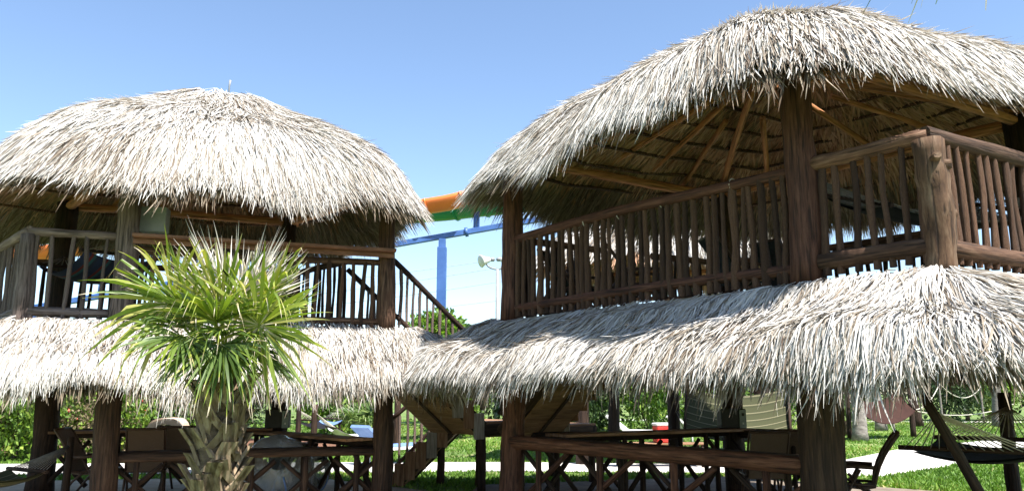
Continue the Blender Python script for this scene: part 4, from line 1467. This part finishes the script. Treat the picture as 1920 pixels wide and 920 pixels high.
# hammocks upstairs
hammock('rope_hammock', 'rope hammock hung on the balcony of the nearer hut behind the corner rail', (2.95, 8.0, 3.95), (6.35, 8.75, 3.9), 1.1, .42, .22, .8, 'both', 'cloth_dark', 'rope_grey', 14, tilt=.35)
hammock('cloth_hammock', 'dark blue and red striped hammock on the balcony of the left hut', (-7.25, 12.4, 3.75), (-5.35, 10.8, 3.75), 1.0, .42, .15, .86, 'cloth', 'stripe_dark', 'rope_grey', 10)


# ------------------------------------------------------------------ counters under the huts
def counter(label, a, b, z, inward, boards=3, nsup=5, mat='plank_warm', logmat='log_brown', z0=0.0, name='log_counter', log_r=.075, cross=True):
    a, b = Vector((a[0], a[1], 0)), Vector((b[0], b[1], 0))
    d = (b - a).normalized()
    n = Vector((inward[0], inward[1], 0)).normalized()
    t = thing(name, (a + b) / 2, label, 'counter', 'counters under the huts')
    log('edge_log', t, a + Vector((0, 0, z - .05)), b + Vector((0, 0, z - .05)), log_r, log_r * .9, logmat, 9, 10, .08, .025)
    for k in range(boards):
        o = n * (log_r + .09 + .155 * k)
        plank('board', t, a + o + d * .12 + Vector((0, 0, z)), b + o - d * .12 + Vector((0, 0, z)), .148, .04, mat)
    for k in range(nsup):
        q = a + (b - a) * ((k + .5) / nsup)
        log('support', t, q + Vector((0, 0, 0)), q + Vector((0, 0, z - .09)), .045, .04, logmat, 5, 8, .08)
        if boards and k % 2:
            w = n * (.155 * boards + .04)
            log('support', t, q + w, q + w + Vector((0, 0, z - .03)), .038, .036, 'log_dark', 5, 8, .08)
    if cross:
        for k in range(nsup):
            q0 = a + (b - a) * ((k + .06) / nsup)
            q1 = a + (b - a) * ((k + .94) / nsup)
            m = (q0 + q1) / 2
            log('brace', t, q0 + Vector((0, 0, .12)) + n * .05, q1 + Vector((0, 0, z - .14)) + n * .05, .038, .032, logmat, 5, 8, .09)
            log('brace', t, q1 + Vector((0, 0, .10)) + n * .13, q0 + Vector((0, 0, z - .14)) + n * .13, .036, .030, 'log_dark', 5, 8, .09)
    return t


nR = (.75, .58)
counter('rough log counter along the front of the nearer hut between its two front posts', P1, P2, .98, (.8, .6), 2, 4, 'plank_dark', 'log_red', log_r=.09)
counter('plank counter on the stair side of the nearer hut, carrying a dark outlet box', (P1[0] + .3, P1[1] + .2), P4, 1.02, (.6, -.8), 3, 5, 'plank_warm', 'log_dark')
counter('short plank counter at the rear of the nearer hut behind its middle post', P4, lerp2(P4, P3, .38), 1.0, (-.8, -.6), 2, 2, 'plank_dark', 'log_dark')
counter('dark counter along the front of the left hut behind the palm trunk', L2, L3, .80, (-.33, .94), 2, 5, 'plank_dark', 'log_dark', log_r=.065)
counter('sunlit plank counter along the right side of the left hut', L3, R3, .93, (-.7, -.7), 3, 4, 'plank_warm', 'log_dark')
counter('plank counter along the rear of the left hut', R3, R2, .98, (.33, -.94), 2, 5, 'plank_warm', 'log_dark')


# outlet boxes
def outlet(label, c, rz):
    t = thing('outlet_box', c, label, 'outlet box', 'outlet boxes')
    box('casing', t, c, (.40, .22, .30), 'box_dark', rz)
    e = Vector((math.cos(rz), math.sin(rz), 0))
    n = Vector((e.y, -e.x, 0))
    q = Vector(c) + e * .14 + n * .125
    pn = box('panel', t, q, (.11, .02, .285), 'box_grey', rz, .004)
    box('socket', pn, q + n * .012 + Vector((0, 0, .19)), (.04, .012, .045), 'box_dark', rz, .003)
    box('latch', pn, q + n * .012 + Vector((0, 0, .06)), (.025, .012, .03), 'white_paint', rz, .003)


q = lerp2(P1, P4, .93)
outlet('dark outlet box with grey panel on the counter of the nearer hut', (q[0] + .12, q[1] - .25, 1.045), R(5))
q = lerp2(R3, R2, .06)
outlet('dark outlet box with grey panel on the rear counter of the left hut', (q[0] + .28, q[1] - .25, 1.005), R(8))
# grey-green cabinet hung beside the front post of the left hut, upstairs
c = at_y(288, 436, 10.85)
t = thing('wall_cabinet', c, 'pale grey-green cabinet mounted beside the upstairs front post of the left hut', 'cabinet')
box('body', t, c, (.36, .20, .345), 'cabinet', R(8), .012)
box('lid', t, c + Vector((0, -.012, .262)), (.372, .215, .09), 'cabinet', R(8), .008)
plank('bracket', t, c + Vector((-.2, .1, .12)), c + Vector((-.42, .02, .12)), .03, .05, 'plank_dark')


# ------------------------------------------------------------------ chairs
def sling_chair(label, loc, rz, z=0.0, mat='sling', fr='frame_brown', recl=.28, s=1.0, cat='chair'):
    """chair facing local -Y; curved sling back"""
    loc = Vector((loc[0], loc[1], z))
    t = thing('sling_chair', loc, label, cat, 'sling chairs')
    Mx = Matrix.Translation(loc) @ Matrix.Rotation(rz, 4, 'Z') @ Matrix.Scale(s, 4)

    def sheetpart(name, prof, w, th, m):
        vs, fs = [], []
        n = len(prof)
        for (y, zz) in prof:
            vs += [(-w / 2, y, zz), (w / 2, y, zz)]
        for (y, zz) in prof:
            vs += [(-w / 2, y + th * .7, zz - th * .7), (w / 2, y + th * .7, zz - th * .7)]
        for i in range(n - 1):
            a = 2 * i
            fs += [(a, a + 1, a + 3, a + 2), (a + 2 * n + 2, a + 2 * n + 3, a + 2 * n + 1, a + 2 * n), (a, a + 2, a + 2 + 2 * n, a + 2 * n), (a + 1 + 2 * n, a + 3 + 2 * n, a + 3, a + 1)]
        fs += [(0, 2 * n, 2 * n + 1, 1), (2 * n - 2, 2 * n - 1, 4 * n - 1, 4 * n - 2)]
        put(bpy.data.objects.new(name, mesh_py(name, vs, fs, [M[m]])), t, Mx)

    sheetpart('seat', [(-.26, .45), (-.1, .42), (.1, .405), (.22, .43)], .50, .03, mat)
    back = [(.22, .43)] + [(.22 + recl * q * 1.1 - .05 * math.sin(q * 3.14), .43 + .62 * q) for q in (.2, .4, .6, .8, 1.0)]
    sheetpart('backrest', back, .50, .03, mat)

    def bar(name, pts, r):
        vs, fs = tube_np([Vector(p) for p in pts], r, 7)
        put(bpy.data.objects.new(name, mesh_py(name, vs, fs, [M[fr]], True)), t, Mx)

    for sg in (-1, 1):
        x = .27 * sg
        bar('leg', [(x, -.28, .0), (x, -.10, .30), (x, .08, .62)], .019)
        bar('leg', [(x, .42, .0), (x, .20, .30), (x, -.05, .52)], .019)
        bar('armrest', [(x, -.22, .64), (x, .0, .655), (x, .24, .645)], .024)
        bar('side_rail', [(x, -.27, .455)] + [(x, b_[0], b_[1] + .005) for b_ in back], .018)
    bar('crossbar', [(-.27, .22 + recl * 1.1, 1.055), (.27, .22 + recl * 1.1, 1.055)], .02)
    bar('crossbar', [(-.27, -.27, .45), (.27, -.27, .45)], .018)
    return t


p = at_y(176, 905, 12.3)
sling_chair('brown sling chair seen side-on between the two left posts of the left hut', (p.x, p.y), R(96), 0, s=1.0)
p = at_y(272, 900, 12.6)
sling_chair('brown sling chair pulled up to the counter behind the front left post', (p.x, p.y), R(200), 0)
p = at_y(345, 900, 13.4)
sling_chair('brown sling chair just left of the fan palm trunk, back to the hedge', (p.x, p.y), R(185), 0)
p = at_y(1600, 905, 10.4)
sling_chair('dark brown sling chair seen side-on right of the thick front post', (p.x, p.y), R(-112), 0, s=1.05)
p = at_y(1432, 905, 11.6)
sling_chair('brown sling chair with its back to the camera inside the nearer hut', (p.x, p.y), R(175), 0)
p = at_y(1490, 905, 12.2)
sling_chair('brown sling chair half hidden behind the thick front post', (p.x, p.y), R(170), 0)
for (x, y, rz, lab) in ((.95, 11.0, 60, 'dark lounge chair upstairs in the nearer hut, nearest its left post'), (1.85, 10.6, 75, 'dark lounge chair upstairs in the nearer hut, second from the left post'),
                        (3.1, 10.2, 100, 'dark lounge chair upstairs in the nearer hut, behind the middle of the front rail'), (3.9, 10.7, 120, 'dark lounge chair upstairs in the nearer hut, left of the thick front post')):
    sling_chair(lab, (x, y), R(rz), ZD, 'cloth_dark', 'frame_brown', .30, .95)

# ------------------------------------------------------------------ beige shelter, bubble balls, cooler, loungers
p = at_y(308, 905, 16.6)
t = thing('play_shelter', (p.x, p.y, 0), 'beige moulded plastic play shelter with arched opening, left of the fan palm', 'shelter')


def arch_part(name, parent, w, h, d, th, loc, mat, rz=0.0, y0=0.0):
    n = 14
    vs, fs = [], []
    for (ww, hh) in ((w / 2, h), (w / 2 - th, h - th)):
        for yy in (-d / 2, d / 2):
            for i in range(n + 1):
                a = math.pi * i / n
                x = -ww * math.copysign(abs(math.cos(a)) ** .55, math.cos(a))
                z = hh * (abs(math.sin(a)) ** .45)
                vs.append((x, yy, z))
    m = n + 1
    for i in range(n):
        fs += [(i, i + 1, i + 1 + m, i + m), (2 * m + i + m, 2 * m + i + 1 + m, 2 * m + i + 1, 2 * m + i),
               (i + 1, i, 2 * m + i, 2 * m + i + 1), (m + i, m + i + 1, 3 * m + i + 1, 3 * m + i)]
    me = mesh_py(name, vs, fs, [M[mat]], False)
    return put(bpy.data.objects.new(name, me), parent, Matrix.Translation(Vector(loc)) @ Matrix.Rotation(rz, 4, 'Z'))


arch_part('canopy', t, .78, 1.08, .75, .12, (p.x, p.y, 0), 'beige_plastic', R(10))
box('front_wall', t, (p.x, p.y - .30, 0), (.70, .10, .66), 'beige_plastic', R(10), .04)
box('back_panel', t, (p.x + .04, p.y + .33, 0), (.60, .04, .85), 'teal', R(10), .01)
box('seat', t, (p.x, p.y + .1, 0), (.55, .35, .40), 'beige_plastic', R(10), .03)


def bubble(label, c, r, rz):
    """clear inflatable bumper ball: puffed ribs round an open middle"""
    t = thing('bubble_ball', (c[0], c[1], 0), label, 'inflatable ball', 'clear bumper balls')
    nu, nv = 40, 18
    vs, fs = [], []
    for i in range(nu):
        a = 2 * math.pi * i / nu
        for j in range(nv + 1):
            b = math.pi * (.10 + .80 * j / nv)
            rr = r * (1 + .05 * abs(math.sin(a * 5)) + .02 * math.sin(b * 7 + a * 3))
            vs.append((rr * math.sin(b) * math.cos(a), rr * math.sin(b) * math.sin(a), rr * .95 * math.cos(b)))
    for i in range(nu):
        for j in range(nv):
            k = (i + 1) % nu
            fs.append((i * (nv + 1) + j, i * (nv + 1) + j + 1, k * (nv + 1) + j + 1, k * (nv + 1) + j))
    mt = Matrix.Translation(Vector(c)) @ Matrix.Rotation(rz, 4, 'Z') @ Matrix.Rotation(R(62), 4, 'X')
    put(bpy.data.objects.new('skin', mesh_py('skin', vs, fs, [M['clear']], True)), t, mt)
    vs, fs = [], []
    for i in range(24):
        a = 2 * math.pi * i / 24
        for j in range(9):
            z = r * .9 * (1 - 2 * j / 8)
            rr = r * (.34 + .02 * math.sin(j * 2 + a * 4))
            vs.append((rr * math.cos(a), rr * math.sin(a), z))
    for i in range(24):
        for j in range(8):
            k = (i + 1) % 24
            fs.append((i * 9 + j, k * 9 + j, k * 9 + j + 1, i * 9 + j + 1))
    put(bpy.data.objects.new('inner_sleeve', mesh_py('inner_sleeve', vs, fs, [M['clear']], True)), t, mt)
    for k in range(2):
        pts = [mt @ Vector((r * .35 * math.cos(k * 2.6 + .3 + q * .25), r * .35 * math.sin(k * 2.6 + .3 + q * .25), r * (.75 - .35 * q) + .06 * math.sin(q * 3.14))) for q in (0, .25, .5, .75, 1)]
        tube('handle', t, pts, .022, 'cloth_dark', 6)
    pts = [mt @ Vector((r * 1.02 * math.sin(q) * .3, -r * 1.0 * math.sin(q), r * .96 * math.cos(q))) for q in np.linspace(.5, 2.4, 9)]
    tube('strap', t, [tuple(v) for v in pts], .012, 'cloth_blue', 5)


bubble('large clear inflatable bumper ball behind the left hut front counter, right of the palm', tuple(at_y(520, 885, 12.2)), .54, .3)
bubble('second clear inflatable bumper ball behind the first, under the sunlit counter', tuple(at_y(572, 880, 12.85)), .40, 1.2)
bubble('clear inflatable bumper ball close beside the palm trunk', tuple(at_y(470, 905, 11.9)), .36, 2.0)

p = at_y(1243, 790, 17.6)
t = thing('cool_box', (p.x, p.y, .52), 'small red cool box with pale lid seen through the nearer hut', 'cool box')
box('body', t, (p.x, p.y, .52), (.40, .30, .36), 'red_plastic', .2, .02)
box('lid', t, (p.x, p.y, .882), (.42, .32, .06), 'white_paint', .2, .02)
t = thing('side_table', (p.x, p.y, 0), 'dark wooden bench table under the red cool box', 'table')
plank('table_top', t, (p.x - 1.1, p.y, .50), (p.x + .9, p.y, .50), .5, .035, 'plank_warm')
for (ox, oy) in ((-1, -.2), (-1, .2), (.8, -.2), (.8, .2)):
    log('leg', t, (p.x + ox, p.y + oy, 0), (p.x + ox, p.y + oy, .48), .035, .035, 'log_dark', 3, 7)


def lounger(label, loc, rz, cloth):
    loc = Vector((loc[0], loc[1], 0))
    t = thing('sun_lounger', loc, label, 'lounger', 'sun loungers')
    Mx = Matrix.Translation(loc) @ Matrix.Rotation(rz, 4, 'Z')
    b_ = plank('seat_pad', t, Mx @ Vector((0, -.9, .38)), Mx @ Vector((0, .35, .38)), .62, .07, cloth)
    plank('backrest', t, Mx @ Vector((0, .36, .40)), Mx @ Vector((0, .95, .86)), .62, .07, cloth, Mx.to_3x3() @ Vector((0, -.6, .8)))
    for (x, y) in ((-.28, -.8), (.28, -.8), (-.28, .4), (.28, .4)):
        log('leg', t, Mx @ Vector((x, y, 0)), Mx @ Vector((x, y, .345)), .025, .025, 'white_paint', 2, 7, .01, 0)
    for x in (-.33, .33):
        plank('side_rail', t, Mx @ Vector((x, -.95, .35)), Mx @ Vector((x, .5, .35)), .035, .06, 'white_paint')


p = at_z(1195, 830)
lounger('white sun lounger beyond the stairs, left of the red cool box', (p.x, p.y), R(70), 'cloth_white')
p = at_z(1310, 832)
lounger('pale sun lounger behind the striped hammock', (p.x, p.y), R(110), 'cloth_white')
p = at_z(733, 868)
lounger('pale blue sun lounger between the left hut and the foot of the stairs', (p.x, p.y), R(140), 'cloth_blue')

# ------------------------------------------------------------------ water slide, steel, lights, wires
def flume(name, pts, r, mat, label, a0=R(180), a1=R(360), group=None):
    pts = [Vector(p) for p in pts]
    n = 12
    vs, fs = [], []
    for i, p in enumerate(pts):
        d = (pts[min(i + 1, len(pts) - 1)] - pts[max(i - 1, 0)]).normalized()
        x = Vector((0, 0, 1)).cross(d).normalized()
        y = d.cross(x)
        for rr in (r, r - .06):
            for k in range(n + 1):
                a = a0 + (a1 - a0) * k / n
                vs.append(p + x * (math.cos(a) * rr) + y * (math.sin(a) * rr))
    m = 2 * (n + 1)
    for i in range(len(pts) - 1):
        for k in range(n):
            o = i * m + k
            fs.append((o, o + m, o + m + 1, o + 1))
            o2 = o + n + 1
            fs.append((o2, o2 + 1, o2 + m + 1, o2 + m))
        for k in (0, n):
            o = i * m + k
            fs.append((o, o + n + 1, o + n + 1 + m, o + m) if k == 0 else (o, o + m, o + n + 1 + m, o + n + 1))
    base = pts[0]
    t = thing(name, (base.x, base.y, 0), label, 'water slide', group)
    put(bpy.data.objects.new('trough', mesh_py('trough', [v - base for v in vs], fs, [M[mat]], True)), t, Matrix.Translation(base))
    for i in range(0, len(pts), 3):
        p = pts[i]
        d = (pts[min(i + 1, len(pts) - 1)] - pts[max(i - 1, 0)]).normalized()
        x = Vector((0, 0, 1)).cross(d).normalized()
        y = d.cross(x)
        tube('joint_flange', t, [p + x * (math.cos(a) * (r + .03)) + y * (math.sin(a) * (r + .03)) for a in np.linspace(a0, a1, 13)], .05, mat, 5)
    return t


def smooth_pts(ctrl, n):
    out = []
    for i in range(n + 1):
        f = i / n * (len(ctrl) - 1)
        k = min(int(f), len(ctrl) - 2)
        q = f - k
        p0, p1, p2, p3 = [ctrl[max(0, min(len(ctrl) - 1, k + j))] for j in (-1, 0, 1, 2)]
        out.append(.5 * ((2 * p1) + (p2 - p0) * q + (2 * p0 - 5 * p1 + 4 * p2 - p3) * q * q + (3 * p1 - p0 - 3 * p2 + p3) * q ** 3))
    return out


oc = [at_y(-140, 495, 40), at_y(110, 462, 39), at_y(420, 425, 38), at_y(800, 378, 37), at_y(880, 359, 37), at_y(1000, 340, 38), at_y(1200, 328, 42)]
flume('water_slide', smooth_pts(oc, 30), .62, 'orange', 'orange water slide flume passing high behind both huts', group='water slide flumes')
gc = [at_y(40, 440, 44), at_y(420, 418, 42), at_y(780, 396, 39.5), at_y(900, 384, 38.4), at_y(1010, 374, 38.4), at_y(1200, 372, 44)]
flume('water_slide', smooth_pts(gc, 24), .62, 'slide_green', 'green water slide flume curving beneath the orange one between the roofs', group='water slide flumes')

fr0, fr1 = at_y(20, 584, 37), at_y(1110, 394, 37.4)
t = thing('steel_support', (at_y(822, 735, 37).x, 37, 0), 'blue steel beam and columns carrying the water slide behind the huts', 'steel frame')
plank('beam', t, fr0, fr1, .26, .26, 'blue_steel', ch=.02)
for (bx, wd) in ((822, .22), (300, .22), (1090, .2), (60, .2)):
    q = fr0 + (fr1 - fr0) * ((bx - 20) / 1090)
    box('column', t, (q.x, q.y, 0), (wd * 2, wd * 2, q.z - .55), 'blue_steel', 0, .02)
    box('column_head', t, (q.x, q.y, q.z - .55), (wd * 1.5, wd * 1.5, .42), 'blue_steel', 0, .02)
    box('base_plate', t, (q.x, q.y, 0), (wd * 3, wd * 3, .04), 'blue_steel', 0, .01)
for bx in (884, 890, 1008, 610, 440, 180):
    q = fr0 + (fr1 - fr0) * ((bx - 20) / 1090)
    tube('strut', t, [q, (q.x, q.y + .1, q.z + (.95 if bx > 700 else 1.3))], .075, 'blue_steel', 8)
for bx in (868, 700, 560):
    q = fr0 + (fr1 - fr0) * ((bx - 20) / 1090)
    tube('joint_flange', t, [q - (fr1 - fr0).normalized() * .08, q + (fr1 - fr0).normalized() * .08], .23, 'blue_steel', 10)

lp = at_y(932, 735, 46)
t = thing('flood_light_pole', (lp.x, lp.y, 0), 'grey pole with two floodlights between the huts', 'light pole')
ltop = at_y(932, 505, 46)
tube('pole', t, [(lp.x, 46, 0), (lp.x, 46, ltop.z)], [.16, .10], 'galv', 10)
arm = [Vector((lp.x - .75, 46, ltop.z + .55)), Vector((lp.x - .55, 46, ltop.z + .18)), Vector((lp.x, 46, ltop.z)), Vector((lp.x + .35, 46, ltop.z + .18)), Vector((lp.x + .5, 46, ltop.z + .55))]
tube('arm', t, smooth_pts(arm, 12), .055, 'galv', 7)
for (c, dx) in ((arm[0], -1), (arm[-1], 1)):
    n = Vector((dx * .8, -.45, -.25)).normalized()
    fpts = [c - n * .35, c - n * .25, c - n * .05, c + n * .28, c + n * .30]
    tube('flood_lamp', t, fpts, [.10, .18, .22, .40, .38], 'white_paint', 12)
    tube('ballast', t, [c - n * .62 + Vector((0, 0, -.05)), c - n * .36], .13, 'galv', 8)

for (y0, y1, dpt, lab) in ((504, 474, 60, 'topmost'), (524, 487, 60, 'second'), (548, 515, 58, 'third'), (575, 555, 62, 'lowest')):
    a, b = at_y(700, y0 + 10, dpt), at_y(1060, y1 - 12, dpt)
    dd = b - a
    o = tube('power_line', None, swag(a - dd * .3, b + dd * .3, .25, 10), .022, 'wire', 5)
    tag(o, f'{lab} faint power line crossing the sky between the huts', 'wire', 'power lines')
